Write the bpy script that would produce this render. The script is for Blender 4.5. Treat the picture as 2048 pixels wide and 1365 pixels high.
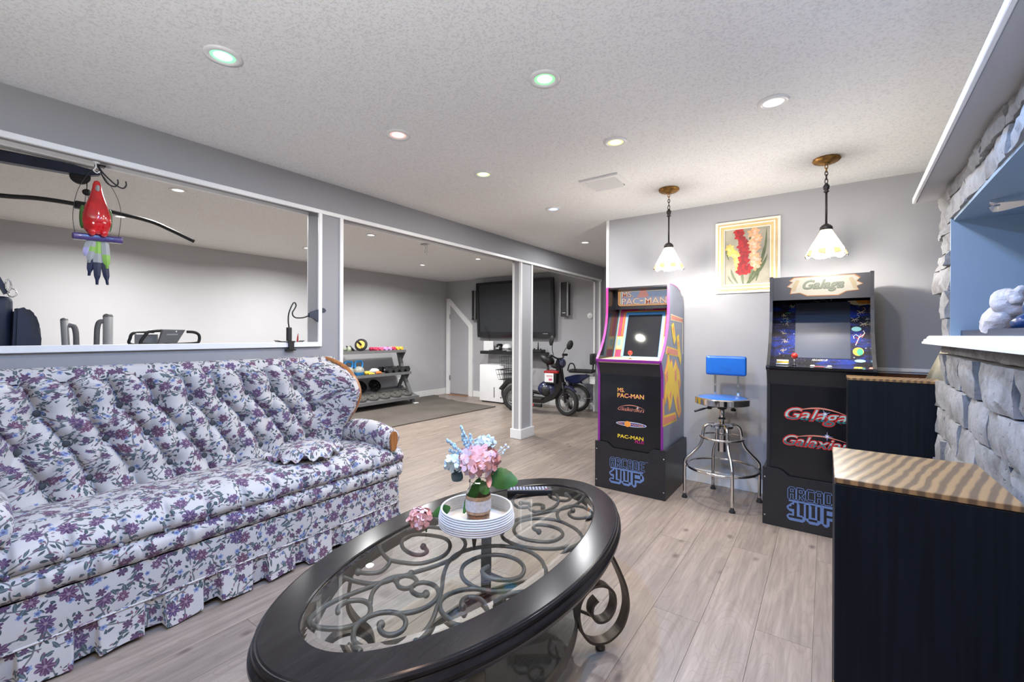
import bpy, bmesh, math, random
import numpy as np
from mathutils import Vector, Matrix, Euler
random.seed(7); np.random.seed(7)
PI = math.pi
sc = bpy.context.scene
for o in list(bpy.data.objects): bpy.data.objects.remove(o)
C = sc.collection

# ------------------------------------------------------------------ camera, world, exposure
cd = bpy.data.cameras.new('camera'); cam = bpy.data.objects.new('camera', cd); C.objects.link(cam)
cd.sensor_width = 36; cd.lens = 877.07 / 2048 * 36
cd.shift_y = -13.7 / 2048; cd.clip_start = 0.02
YAW, ROLL = 0.62043, 0.00376
cam.rotation_euler = (Matrix.Rotation(YAW, 3, 'Z') @ Matrix.Rotation(PI / 2, 3, 'X') @ Matrix.Rotation(ROLL, 3, 'Z')).to_euler()
cam.location = (0, 0, 1.135)
sc.camera = cam
sc.view_settings.view_transform = 'Standard'; sc.view_settings.look = 'None'
sc.view_settings.gamma = 1.0; sc.view_settings.use_curve_mapping = False
sc.view_settings.exposure = 0.25
w = bpy.data.worlds.new('world'); sc.world = w; w.use_nodes = True
w.node_tree.nodes['Background'].inputs[0].default_value = (0.93, 0.96, 1.0, 1)
w.node_tree.nodes['Background'].inputs[1].default_value = 0.16
ZC = 2.129      # ceiling height
# downlights: (x, y, colour of the lens, colour of its light, watts)
LIGHTS = [(-1.757, .673, (.35, 1, .6), (.80, 1, .90), 2), (-.89, 1.457, (.35, 1, .45), (.92, 1, .92), 5),
          (-.183, 2.165, (1, 1, 1), (1, .93, .90), 9), (-1.736, 1.446, (1, .55, .5), (1, .85, .80), 6),
          (-.883, 2.148, (1, .9, .4), (1, .92, .76), 8), (-1.728, 2.108, (.85, 1, .45), (1, .97, .84), 8),
          (-1.754, 3.014, (.5, .65, 1), (.96, .95, 1), 9), (-2.112, 4.304, (.9, .93, 1), (.97, .98, 1), 11)]
LIGHTS_OUT = [(-.883, .70, (.25, .3, 1), (.05, .35, 1), 28), (-.13, 1.38, (.35, .8, 1), (.08, .42, 1), 13),
              (-.13, .55, (1, .6, .5), (1, .66, .50), 12)]
GYM = [(-3.661, 1.127, 18), (-3.72, 2.761, 18), (-4.722, 4.386, 28), (-3.736, 4.45, 19), (-4.9, 1.1, 32), (-4.9, 2.76, 30)]
# unseen fill lamp added behind the camera, aimed up to brighten the ceiling
def fill_lamp(loc, watt, size, rot):
    ld = bpy.data.lights.new('ceiling_fill', 'AREA'); ld.shape = 'DISK'; ld.size = size; ld.energy = watt; ld.color = (1, .985, .96)
    o = bpy.data.objects.new('ceiling_fill', ld); C.objects.link(o); o.location = loc; o.rotation_euler = rot
fill_lamp((-.3, -.8, 1.15), 56, .5, (PI, 0, 0))

# ------------------------------------------------------------------ helpers: objects
WM = {}
def tag(o, label, cat, group=None, kind=None):
    if label: o['label'] = label
    if cat: o['category'] = cat
    if group: o['group'] = group
    if kind: o['kind'] = kind
    return o
def thing(name, label, cat, loc=(0, 0, 0), rotz=0, group=None):
    o = bpy.data.objects.new(name, None); C.objects.link(o); o.empty_display_size = .05
    o.location = loc; o.rotation_euler = (0, 0, rotz)
    WM[o] = Matrix.Translation(loc) @ Matrix.Rotation(rotz, 4, 'Z')
    return tag(o, label, cat, group)
def link(name, me, mat, parent=None):
    o = bpy.data.objects.new(name, me); C.objects.link(o)
    if mat is not None:
        mi = np.empty(len(me.polygons), np.int32); me.polygons.foreach_get('material_index', mi); me.materials.clear()
        for m in (mat if isinstance(mat, (list, tuple)) else [mat]): me.materials.append(m)
        if mi.any(): me.polygons.foreach_set('material_index', mi)
    if parent is not None:
        o.parent = parent; WM[o] = WM.get(parent, Matrix())
    return o
def obj(name, bm, mat, parent=None, smooth=False, world=True, recalc=True):
    """world=True: the bmesh is in world coordinates; False: in the thing's own coordinates"""
    if recalc: bmesh.ops.recalc_face_normals(bm, faces=bm.faces)
    if mat is M.get('floral') and not bm.loops.layers.uv:
        uvl = bm.loops.layers.uv.new('UVMap'); bm.normal_update()
        for f in bm.faces:
            n_ = f.normal; ax = max(range(3), key=lambda k: abs(n_[k])); i_, j_ = [(1, 2), (0, 2), (0, 1)][ax]
            for l in f.loops: l[uvl].uv = (l.vert.co[i_] + ax * 3.3, l.vert.co[j_])
    if parent is not None and world: bm.transform(WM.get(parent, Matrix()).inverted())
    me = bpy.data.meshes.new(name); bm.to_mesh(me); bm.free()
    if smooth:
        me.polygons.foreach_set('use_smooth', [True] * len(me.polygons))
        if smooth is not True:
            me.set_sharp_from_angle(angle=math.radians(smooth))
    return link(name, me, mat, parent)
def struct(name, bm, mat, parent=None, smooth=False):
    o = obj(name, bm, mat, parent, smooth)
    if parent is None: o['kind'] = 'structure'
    return o
def dup(root, loc, rotz=None, label=None, group=None, cat=None, scale=None):
    r = root.copy(); C.objects.link(r); r.location = loc
    if rotz is not None: r.rotation_euler = (0, 0, rotz)
    if scale: r.scale = (scale,) * 3
    if label: r['label'] = label
    if group: r['group'] = group
    WM[r] = Matrix.Translation(loc) @ Matrix.Rotation(r.rotation_euler.z, 4, 'Z')
    for ch in list(root.children):
        c = ch.copy(); C.objects.link(c); c.parent = r
        for g in list(ch.children):
            d = g.copy(); C.objects.link(d); d.parent = c
    return r

# ------------------------------------------------------------------ helpers: shapes
def B(): return bmesh.new()
def box(bm, x0, x1, y0, y1, z0, z1, bev=0, mi=0, seg=1):
    vs = [bm.verts.new((x, y, z)) for x in (x0, x1) for y in (y0, y1) for z in (z0, z1)]
    fs = [bm.faces.new([vs[i] for i in q]) for q in ((0, 1, 3, 2), (4, 6, 7, 5), (0, 4, 5, 1), (2, 3, 7, 6), (0, 2, 6, 4), (1, 5, 7, 3))]
    for f in fs: f.material_index = mi
    if bev:
        es = list({e for f in fs for e in f.edges})
        bmesh.ops.bevel(bm, geom=es, offset=bev, segments=seg, affect='EDGES', profile=.6)
    return vs
def obox(bm, c, size, rot=(0, 0, 0), bev=0, M=None, seg=1):
    t = B(); sx, sy, sz = [s / 2 for s in size]; box(t, -sx, sx, -sy, sy, -sz, sz, bev, seg=seg)
    t.transform(Matrix.Translation(c) @ (M.to_4x4() if M else Euler(rot).to_matrix().to_4x4())); merge(bm, t)
def merge(bm, t, mi=None):
    me = bpy.data.meshes.new('tmp'); t.to_mesh(me); t.free()
    n = len(bm.faces); bm.from_mesh(me); bpy.data.meshes.remove(me)
    if mi is not None:
        bm.faces.ensure_lookup_table()
        for f in bm.faces[n:]: f.material_index = mi
def cr(pts, n=8, closed=False):
    P = [Vector(p) for p in pts]; out = []; N = len(P)
    for i in range(N if closed else N - 1):
        if closed: a, b, c, d = P[i - 1], P[i], P[(i + 1) % N], P[(i + 2) % N]
        else: a, b, c, d = P[max(i - 1, 0)], P[i], P[i + 1], P[min(i + 2, N - 1)]
        for k in range(n):
            t = k / n
            out.append(.5 * ((2 * b) + (c - a) * t + (2 * a - 5 * b + 4 * c - d) * t * t + (3 * b - a - 3 * c + d) * t ** 3))
    if not closed: out.append(P[-1])
    return out
def tube(bm, pts, r, seg=8, closed=False, flat=None, up=None, caps=True):
    """round tube, or flat=(w,t): rectangular strip whose wide side lies along `up`"""
    P = [Vector(p) for p in pts]; N = len(P); rings = []
    T = []
    for i in range(N):
        a = P[i - 1] if (i or closed) else P[i]; b = P[(i + 1) % N] if (i < N - 1 or closed) else P[i]
        t = (b - a); T.append(t.normalized() if t.length > 1e-9 else Vector((0, 0, 1)))
    n = Vector(up) if up is not None else (Vector((0, 0, 1)) if abs(T[0].z) < .9 else Vector((1, 0, 0)))
    n = (n - T[0] * n.dot(T[0])).normalized()
    for i in range(N):
        if up is not None: n = Vector(up)
        n = (n - T[i] * n.dot(T[i]))
        n = n.normalized() if n.length > 1e-6 else Vector((1, 0, 0))
        b = T[i].cross(n); rr = r[i] if isinstance(r, (list, tuple)) else r
        if flat:
            w_, t_ = flat[0] / 2, flat[1] / 2
            ring = [bm.verts.new(P[i] + n * a_ * w_ + b * b_ * t_) for a_, b_ in ((-1, -1), (1, -1), (1, 1), (-1, 1))]
        else:
            ring = [bm.verts.new(P[i] + (n * math.cos(2 * PI * k / seg) + b * math.sin(2 * PI * k / seg)) * rr) for k in range(seg)]
        rings.append(ring)
    S = len(rings[0])
    for i in range(N if closed else N - 1):
        A, D = rings[i], rings[(i + 1) % N]
        for k in range(S): bm.faces.new((A[k], A[(k + 1) % S], D[(k + 1) % S], D[k]))
    if caps and not closed:
        bm.faces.new(rings[0][::-1]); bm.faces.new(rings[-1])
def cyl(bm, a, b, r, seg=12, r2=None): tube(bm, [a, b], [r, r if r2 is None else r2], seg)
def lathe(bm, prof, c=(0, 0, 0), seg=24, M=None, fn=None):
    t = bm if M is None else B(); rings = []
    for r, z in prof:
        if r < 1e-6: rings.append([t.verts.new((0, 0, z) if M is not None else (c[0], c[1], c[2] + z))])
        else:
            ring = []
            for k in range(seg):
                a = 2 * PI * k / seg; rr = r * (fn(a, z) if fn else 1)
                p = (rr * math.cos(a), rr * math.sin(a), z)
                ring.append(t.verts.new(p if M is not None else (c[0] + p[0], c[1] + p[1], c[2] + p[2])))
            rings.append(ring)
    for A, D in zip(rings, rings[1:]):
        for k in range(seg):
            k2 = (k + 1) % seg
            if len(A) == 1 and len(D) == 1: continue
            if len(A) == 1: t.faces.new((A[0], D[k2], D[k]))
            elif len(D) == 1: t.faces.new((A[k], A[k2], D[0]))
            else: t.faces.new((A[k], A[k2], D[k2], D[k]))
    if M is not None:
        t.transform(M); merge(bm, t)
def ball(bm, c, r, sc_=(1, 1, 1), u=10, v=7, rot=None):
    M = Matrix.Translation(c) @ (Euler(rot).to_matrix().to_4x4() if rot else Matrix()) @ Matrix.Diagonal((r * sc_[0], r * sc_[1], r * sc_[2], 1))
    bmesh.ops.create_uvsphere(bm, u_segments=u, v_segments=v, radius=1, matrix=M)
def prism(bm, poly, fn, d0, d1, mi=0):
    """poly: 2-D points; fn(a, b, d) -> 3-D point; extruded from d0 to d1"""
    A = [bm.verts.new(fn(a, b, d0)) for a, b in poly]; D = [bm.verts.new(fn(a, b, d1)) for a, b in poly]; n = len(poly)
    fs = [bm.faces.new(A), bm.faces.new(D[::-1])]
    for i in range(n): fs.append(bm.faces.new((A[i], D[i], D[(i + 1) % n], A[(i + 1) % n])))
    for f in fs: f.material_index = mi
    return fs
YZ = lambda x: (lambda a, b, d: (x + d, a, b))
XZ = lambda y: (lambda a, b, d: (a, y + d, b))
XY = lambda z: (lambda a, b, d: (a, b, z + d))
def ring_prism(bm, outer, inner, fn, d0, d1):
    n = len(outer)
    def L(poly, d): return [bm.verts.new(fn(a, b, d)) for a, b in poly]
    o0, i0, o1, i1 = L(outer, d0), L(inner, d0), L(outer, d1), L(inner, d1)
    for k in range(n):
        j = (k + 1) % n
        for q in ((o0[k], o0[j], i0[j], i0[k]), (o1[k], i1[k], i1[j], o1[j]), (o0[k], o1[k], o1[j], o0[j]), (i0[k], i0[j], i1[j], i1[k])): bm.faces.new(q)
def rrect(x0, x1, z0, z1, r, n=4):
    out = []
    for cx, cz, a0 in ((x1 - r, z1 - r, 0), (x0 + r, z1 - r, 90), (x0 + r, z0 + r, 180), (x1 - r, z0 + r, 270)):
        for k in range(n + 1):
            a = math.radians(a0 + 90 * k / n); out.append((cx + r * math.cos(a), cz + r * math.sin(a)))
    return out
def gridmesh(name, P, UV, mat, parent=None, smooth=True, closev=False, world=True):
    """P: (nu, nv, 3) array, UV: (nu, nv, 2) in metres"""
    nu, nv = P.shape[:2]; P = P.copy()
    if parent is not None and world:
        Mi = np.array(WM[parent].inverted()); P = P @ Mi[:3, :3].T + Mi[:3, 3]
    idx = np.arange(nu * nv).reshape(nu, nv)
    q = np.stack([idx[:-1, :-1], idx[1:, :-1], idx[1:, 1:], idx[:-1, 1:]], -1).reshape(-1, 4)
    me = bpy.data.meshes.new(name); me.from_pydata(P.reshape(-1, 3).tolist(), [], q.tolist())
    uvl = me.uv_layers.new(name='UVMap'); li = np.empty(len(me.loops), dtype=np.int32); me.loops.foreach_get('vertex_index', li)
    uvl.data.foreach_set('uv', UV.reshape(-1, 2)[li].astype(np.float32).ravel())
    me.polygons.foreach_set('use_smooth', [smooth] * len(me.polygons)); me.update()
    return link(name, me, mat, parent)
def arclen(P):
    d = np.sqrt((np.diff(np.asarray(P), axis=0) ** 2).sum(-1)); return np.concatenate([[0], np.cumsum(d)])

# ------------------------------------------------------------------ helpers: materials
class NT:
    def __init__(s, name):
        s.m = bpy.data.materials.new(name); s.m.use_nodes = True; s.t = s.m.node_tree
        s.b = s.t.nodes['Principled BSDF']; s.L = s.t.links
    def n(s, typ, **kw):
        nd = s.t.nodes.new(typ)
        for k, v in kw.items(): setattr(nd, k, v)
        return nd
    def put(s, sock, v):
        if v is None: return
        if isinstance(v, bpy.types.NodeSocket): s.L.new(v, sock)
        else:
            if sock.type == 'RGBA' and len(v) == 3: v = (*v, 1)
            sock.default_value = v
    def m_(s, op, a, b=None, c=None, clamp=False):
        nd = s.n('ShaderNodeMath', operation=op); nd.use_clamp = clamp
        s.put(nd.inputs[0], a); s.put(nd.inputs[1], b); s.put(nd.inputs[2], c); return nd.outputs[0]
    def v_(s, op, a, b=None, scale=None):
        nd = s.n('ShaderNodeVectorMath', operation=op); s.put(nd.inputs[0], a); s.put(nd.inputs[1], b)
        if scale is not None: s.put(nd.inputs['Scale'], scale)
        return nd.outputs['Value'] if op in ('LENGTH', 'DOT_PRODUCT', 'DISTANCE') else nd.outputs[0]
    def mix(s, f, a, b, mode='MIX'):
        nd = s.n('ShaderNodeMix', data_type='RGBA', blend_type=mode); s.put(nd.inputs[0], f); s.put(nd.inputs[6], a); s.put(nd.inputs[7], b); return nd.outputs[2]
    def co(s, kind='Object'): return s.n('ShaderNodeTexCoord').outputs[kind]
    def noise(s, v, scale, detail=2, rough=.5, dist=0, dim='3D'):
        nd = s.n('ShaderNodeTexNoise', noise_dimensions=dim); s.put(nd.inputs['Vector'], v); nd.inputs['Scale'].default_value = scale
        nd.inputs['Detail'].default_value = detail; nd.inputs['Roughness'].default_value = rough; nd.inputs['Distortion'].default_value = dist
        return nd.outputs
    def vor(s, v, scale, feat='F1', rnd=1, dim='2D'):
        nd = s.n('ShaderNodeTexVoronoi', voronoi_dimensions=dim, feature=feat); s.put(nd.inputs['Vector'], v)
        nd.inputs['Scale'].default_value = scale; nd.inputs['Randomness'].default_value = rnd; return nd.outputs
    def ramp(s, f, stops, interp='LINEAR'):
        nd = s.n('ShaderNodeValToRGB'); s.put(nd.inputs[0], f); e = nd.color_ramp.elements; nd.color_ramp.interpolation = interp
        while len(e) < len(stops): e.new(.5)
        for el, (p, c_) in zip(e, stops): el.position = p; el.color = (*c_, 1) if len(c_) == 3 else c_
        return nd.outputs[0]
    def map(s, v, loc=(0, 0, 0), rot=(0, 0, 0), scale=(1, 1, 1)):
        nd = s.n('ShaderNodeMapping'); s.put(nd.inputs[0], v); nd.inputs[1].default_value = loc; nd.inputs[2].default_value = rot; nd.inputs[3].default_value = scale; return nd.outputs[0]
    def bump(s, h, strength=.3, dist=.01):
        nd = s.n('ShaderNodeBump'); nd.inputs['Strength'].default_value = strength; nd.inputs['Distance'].default_value = dist
        s.L.new(h, nd.inputs['Height']); s.L.new(nd.outputs[0], s.b.inputs['Normal'])
    def set(s, **kw):
        for k, v in kw.items():
            k = {'col': 'Base Color', 'rough': 'Roughness', 'metal': 'Metallic', 'spec': 'Specular IOR Level', 'coat': 'Coat Weight', 'crough': 'Coat Roughness',
                 'emit': 'Emission Color', 'es': 'Emission Strength', 'trans': 'Transmission Weight', 'ior': 'IOR', 'alpha': 'Alpha', 'sheen': 'Sheen Weight', 'aniso': 'Anisotropic'}.get(k, k)
            s.put(s.b.inputs[k], v)
        return s
def plain(name, col, rough=.5, metal=0, bump=0, bscale=60, vary=.06, **kw):
    """a procedural material: base colour with slight mottling, optional fine bump"""
    n = NT(name); co = n.co(); nz = n.noise(co, bscale * .25, 3)
    dark = tuple(c * (1 - vary) for c in col); light = tuple(min(1, c * (1 + vary)) for c in col)
    n.set(col=n.ramp(nz[0], [(.3, dark), (.7, light)]), rough=rough, metal=metal, **kw)
    if bump: n.bump(n.noise(co, bscale, 3)[0], bump, .004)
    return n.m
def emit(name, col, s):
    n = NT(name); n.set(col=(.02, .02, .02), emit=col, es=s, rough=.4); return n.m

M = {}
def build_materials():
    # walls and ceiling
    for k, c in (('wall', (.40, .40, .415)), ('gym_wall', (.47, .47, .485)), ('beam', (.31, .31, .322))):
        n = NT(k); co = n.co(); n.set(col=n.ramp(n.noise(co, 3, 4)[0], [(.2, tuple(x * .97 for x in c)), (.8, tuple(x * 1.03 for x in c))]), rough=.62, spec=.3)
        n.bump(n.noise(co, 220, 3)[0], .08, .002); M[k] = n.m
    n = NT('popcorn_ceiling'); co = n.co(); a = n.noise(co, 120, 3, .6)[0]; v = n.vor(co, 95, 'F1', 1, '3D')[0]
    pit = n.m_('MULTIPLY', n.ramp(a, [(.36, (0, 0, 0)), (.50, (1, 1, 1))]), n.ramp(v, [(0, (.4, .4, .4)), (.3, (1, 1, 1))]))
    n.set(col=n.mix(pit, (.70, .705, .70), (.82, .825, .815)), rough=.95, spec=.1)
    n.bump(n.m_('ADD', pit, n.m_('MULTIPLY', n.noise(co, 40, 2)[0], .6)), .30, .005); M['ceiling'] = n.m
    M['white'] = plain('white_gloss_paint', (.78, .78, .77), .35, vary=.02)
    M['white2'] = plain('white_satin_plastic', (.80, .80, .80), .4, vary=.02)
    M['gap'] = plain('plank_joint', (.26, .22, .19), .9)
    # floor planks
    n = NT('oak_plank'); co = n.co(); oi = n.n('ShaderNodeObjectInfo'); r = oi.outputs['Random']
    off = n.v_('SCALE', (3.1, 7.7, 1.3), scale=n.m_('MULTIPLY', r, 37)); p = n.v_('ADD', co, off)
    g = n.noise(n.map(p, scale=(1, .055, 1)), 62, 5, .62)[0]
    g2 = n.noise(n.map(p, scale=(1, .16, 1)), 9, 4, .55, .8)[0]
    kn = n.vor(n.map(p, scale=(1, .6, 1)), 3.4, 'F1', 1)[0]; wv = n.noise(n.map(p, scale=(1, .5, 1)), 14, 3)[0]
    knot = n.ramp(n.m_('ADD', kn, n.m_('MULTIPLY', wv, .10)), [(.055, (1, 1, 1)), (.115, (0, 0, 0))])
    c0 = n.mix(n.ramp(g, [(.28, (0, 0, 0)), (.72, (1, 1, 1))]), (.205, .162, .132), (.355, .288, .240))
    c1 = n.mix(n.m_('MULTIPLY', n.ramp(g2, [(.35, (1, 1, 1)), (.6, (0, 0, 0))]), .38), c0, (.145, .12, .107))
    lf = n.noise(n.map(p, scale=(1, .17, 1)), 5.5, 1, .4, .3)[0]; rg = n.m_('ABSOLUTE', n.m_('SINE', n.m_('MULTIPLY', lf, 95)))
    c1 = n.mix(n.m_('MULTIPLY', n.ramp(rg, [(.0, (1, 1, 1)), (.35, (0, 0, 0))]), .30), c1, (.15, .115, .095))
    c2 = n.mix(n.m_('MULTIPLY', knot, .75), c1, (.085, .06, .05))
    hs = n.n('ShaderNodeHueSaturation'); n.put(hs.inputs['Color'], c2); n.put(hs.inputs['Value'], n.m_('ADD', n.m_('MULTIPLY', r, .16), .93))
    n.set(col=hs.outputs[0], rough=n.ramp(g, [(.3, (.42, .42, .42)), (.7, (.30, .30, .30))]), spec=.45); n.bump(g, .12, .002); M['plank'] = n.m
    # floral upholstery, in metres on the UV map
    n = NT('floral_fabric'); uv = n.co('UV')
    wrp = n.noise(uv, 7, 2, dim='2D')[1]; p0 = n.v_('ADD', uv, n.v_('SCALE', n.v_('SUBTRACT', wrp, (.5, .5, .5)), scale=.05))
    def polar(vec, S, seed):
        q = n.v_('ADD', n.v_('SCALE', vec, scale=S), seed); vo = n.vor(q, 1, 'F1', .8); l = n.v_('SUBTRACT', q, vo[2])
        sp = n.n('ShaderNodeSeparateXYZ'); n.put(sp.inputs[0], l); col = n.n('ShaderNodeSeparateColor'); n.put(col.inputs[0], vo[1])
        return l, sp.outputs, col.outputs
    def flower(vec, S, seed, R, nn, keep):
        l, s_, c_ = polar(vec, S, seed); ang = n.m_('ADD', n.m_('ARCTAN2', s_[1], s_[0]), n.m_('MULTIPLY', c_[0], 6.28))
        ln = n.v_('LENGTH', l); pet = n.m_('ABSOLUTE', n.m_('COSINE', n.m_('MULTIPLY', ang, nn / 2)))
        r0 = n.m_('MULTIPLY', n.m_('ADD', n.m_('MULTIPLY', pet, .45), .55), n.m_('MULTIPLY', R, n.m_('ADD', n.m_('MULTIPLY', c_[2], .5), .75)))
        mask = n.m_('LESS_THAN', ln, r0); mask = n.m_('MULTIPLY', mask, n.m_('GREATER_THAN', c_[1], keep))
        return mask, n.m_('DIVIDE', ln, R), pet, c_
    def leaf(vec, S, seed, a, b_, keep):
        l, s_, c_ = polar(vec, S, seed); t = n.m_('MULTIPLY', c_[0], 6.28); cs, sn = n.m_('COSINE', t), n.m_('SINE', t)
        x = n.m_('ADD', n.m_('MULTIPLY', s_[0], cs), n.m_('MULTIPLY', s_[1], sn)); y = n.m_('SUBTRACT', n.m_('MULTIPLY', s_[1], cs), n.m_('MULTIPLY', s_[0], sn))
        e = n.m_('ADD', n.m_('POWER', n.m_('ABSOLUTE', n.m_('DIVIDE', x, a)), 1.6), n.m_('POWER', n.m_('ABSOLUTE', n.m_('DIVIDE', y, b_)), 1.3))
        return n.m_('MULTIPLY', n.m_('LESS_THAN', e, 1), n.m_('GREATER_THAN', c_[1], keep)), c_, n.m_('ABSOLUTE', n.m_('DIVIDE', y, b_))
    base = n.mix(n.noise(uv, 9, 2, dim='2D')[0], (.47, .45, .44), (.56, .54, .53))
    edge = n.vor(n.v_('SCALE', p0, scale=10.5), 1, 'DISTANCE_TO_EDGE', .9)[0]
    vine = n.m_('MULTIPLY', n.m_('LESS_THAN', edge, .026), n.m_('GREATER_THAN', n.noise(uv, 16, 1, dim='2D')[0], .40))
    c = n.mix(n.m_('MULTIPLY', vine, .8), base, (.05, .06, .07))
    near = n.m_('LESS_THAN', edge, .23)
    for S, seed, a, b_, keep, colr in ((44, (3, 9, 0), .47, .18, .26, (.045, .065, .072)), (31, (17, 2, 0), .48, .20, .55, (.075, .10, .11)), (56, (31, 22, 0), .42, .13, .66, (.16, .08, .11))):
        mk, cc, yy = leaf(p0, S, seed, a, b_, keep); mk = n.m_('MULTIPLY', mk, near)
        c = n.mix(mk, c, n.mix(n.m_('LESS_THAN', yy, .22), colr, tuple(x * 1.7 for x in colr)))
    mk, rr, pet, cc = flower(uv, 27, (5.3, 1.7, 0), .26, 5, .72); c = n.mix(mk, c, n.mix(n.m_('LESS_THAN', rr, .45), (.22, .28, .45), (.10, .12, .25)))
    mk, rr, pet, cc = flower(uv, 20, (11.3, 4.1, 0), .27, 6, .58); c = n.mix(mk, c, n.mix(n.m_('GREATER_THAN', pet, .55), (.16, .10, .16), (.09, .05, .10)))
    mk, rr, pet, cc = flower(uv, 12.5, (2.3, 8.1, 0), .30, 7, .28)
    fc = n.mix(cc[0], (.125, .045, .075), (.075, .05, .13)); fc = n.mix(n.m_('GREATER_THAN', pet, .90), fc, n.mix(.4, fc, (.35, .26, .36)))
    fc = n.mix(n.m_('LESS_THAN', rr, .22), fc, (.28, .20, .25)); c = n.mix(mk, c, fc)
    wv = n.noise(n.map(uv, scale=(1, 1, 1)), 900, 1, dim='2D')[0]
    n.set(col=c, rough=.82, spec=.25, sheen=.15); n.bump(wv, .12, .001); M['floral'] = n.m
    # woods
    n = NT('oak_trim'); co = n.co(); g = n.noise(n.map(co, scale=(1, 1, .12)), 60, 5)[0]
    n.set(col=n.ramp(g, [(.3, (.24, .085, .022)), (.7, (.42, .175, .055))]), rough=.28, coat=.4); M['oak'] = n.m
    n = NT('espresso_wood'); co = n.co(); g = n.noise(n.map(co, scale=(1, .1, 1)), 70, 4)[0]
    n.set(col=n.ramp(g, [(.3, (.012, .010, .0095)), (.7, (.020, .017, .016))]), rough=.19, spec=.22); M['espresso'] = n.m
    M['bronze'] = plain('antique_bronze', (.10, .085, .07), .38, .8, vary=.25)
    M['rod'] = plain('pewter_rod', (.16, .15, .135), .4, .7, vary=.2)
    n = NT('smoked_glass'); n.set(col=(.45, .47, .48), rough=.02, trans=1.0, ior=1.45); M['smoke'] = n.m
    n = NT('table_glass'); n.set(col=(.93, .97, .96), rough=.0, trans=1.0, ior=1.45); M['glass'] = n.m
    n = NT('black_ash_top_gold_sheen'); co = n.co(); wv = n.n('ShaderNodeTexWave', wave_type='BANDS', bands_direction='X'); n.put(wv.inputs[0], n.map(co, rot=(0, 0, .45), scale=(1, .6, 1)))
    wv.inputs['Scale'].default_value = 14; wv.inputs['Distortion'].default_value = 3.2; wv.inputs['Detail'].default_value = 2; wv.inputs['Detail Scale'].default_value = .8
    n.set(col=n.ramp(wv.outputs[0], [(.25, (.12, .072, .035)), (.75, (.30, .18, .075))]), rough=.30, spec=.6, coat=.3, crough=.3); n.bump(wv.outputs[0], .15, .002); M['ashtop'] = n.m  # golden reflection on the black top is put into the grain colours
    n = NT('black_ash_side'); co = n.co(); g = n.noise(n.map(co, scale=(1, 1, .03)), 90, 3)[0]
    n.set(col=n.ramp(g, [(.3, (.002, .004, .007)), (.7, (.005, .008, .014))]), rough=.5, spec=.2); n.bump(g, .25, .001); M['ashside'] = n.m
    M['stain'] = plain('stained_wainscot', (.16, .055, .02), .4, vary=.2, bscale=20)
    # stone
    n = NT('split_face_stone'); co = n.co('Object'); oi = n.n('ShaderNodeObjectInfo').outputs['Random']
    p = n.v_('ADD', co, n.v_('SCALE', (5, 9, 3), scale=n.m_('MULTIPLY', oi, 23)))
    a = n.noise(p, 9, 5, .65, .6)[0]; b2 = n.noise(n.map(p, scale=(1, 1, .5)), 45, 4, .7)[0]; pit = n.ramp(n.noise(p, 75, 3)[0], [(.28, (0, 0, 0)), (.37, (1, 1, 1))])
    c = n.ramp(a, [(.25, (.12, .115, .115)), (.45, (.21, .21, .215)), (.62, (.29, .295, .305)), (.8, (.16, .155, .155))])
    c = n.mix(n.m_('MULTIPLY', n.ramp(b2, [(.3, (1, 1, 1)), (.5, (0, 0, 0))]), .5), c, (.30, .29, .31)); c = n.mix(n.m_('MULTIPLY', n.m_('SUBTRACT', 1, pit), .7), c, (.14, .13, .14))
    n.set(col=c, rough=.85, spec=.2); n.bump(n.m_('ADD', b2, n.m_('MULTIPLY', pit, .5)), .55, .006); M['stone'] = n.m
    M['mortar'] = plain('mortar', (.30, .28, .27), .95, bump=.4, vary=.2)
    # metals, plastics
    M['chrome'] = plain('polished_chrome', (.78, .78, .79), .07, 1, vary=.02)
    M['steel'] = plain('brushed_steel', (.42, .42, .42), .35, 1, vary=.08)
    M['black'] = plain('black_plastic', (.012, .012, .013), .45, vary=.2)
    M['blackgloss'] = plain('black_gloss_plastic', (.010, .010, .012), .12, vary=.1)
    M['blacksatin'] = plain('black_satin_panel', (.016, .016, .019), .38, vary=.15)
    M['rubber'] = plain('black_rubber', (.018, .018, .018), .75, bump=.2, vary=.2)
    M['rubbermat'] = None
    n = NT('rubber_gym_mat'); co = n.co(); a = n.noise(co, 2.2, 4)[0]; f = n.noise(co, 260, 2)[0]
    n.set(col=n.mix(n.ramp(f, [(.55, (0, 0, 0)), (.7, (1, 1, 1))]), n.ramp(a, [(.3, (.060, .050, .042)), (.7, (.105, .090, .075))]), (.16, .14, .12)), rough=.85); n.bump(f, .3, .002); M['gymmat'] = n.m
    M['gray_steel'] = plain('grey_powder_coat', (.14, .14, .14), .5, vary=.1)
    M['gunmetal'] = plain('cast_iron_plate', (.115, .108, .10), .6, .2, bump=.3, vary=.2)
    M['navy'] = plain('navy_vinyl', (.018, .026, .055), .45, bump=.15, vary=.15)
    M['handle_gray'] = plain('grey_foam_grip', (.27, .27, .27), .55, vary=.06)
    M['bluevinyl'] = plain('blue_vinyl', (.012, .13, .52), .28, vary=.08, coat=.3)
    M['red'] = plain('red_ceramic', (.55, .008, .012), .15, vary=.3, coat=1)
    M['redball'] = plain('red_knob_plastic', (.62, .03, .02), .2, vary=.05, coat=.5)
    M['purplewood'] = plain('purple_glazed_perch', (.055, .03, .13), .25, vary=.5, coat=.6)
    M['screen'] = plain('dark_screen_glass', (.022, .024, .03), .05, vary=.05)
    M['tvscreen'] = plain('tv_panel', (.028, .032, .038), .22, vary=.03)
    M['cream'] = plain('cream_painted_frame', (.80, .69, .48), .45, vary=.06); M['gold'] = plain('pale_gold_liner', (.72, .50, .20), .4, .2, vary=.12)
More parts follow.
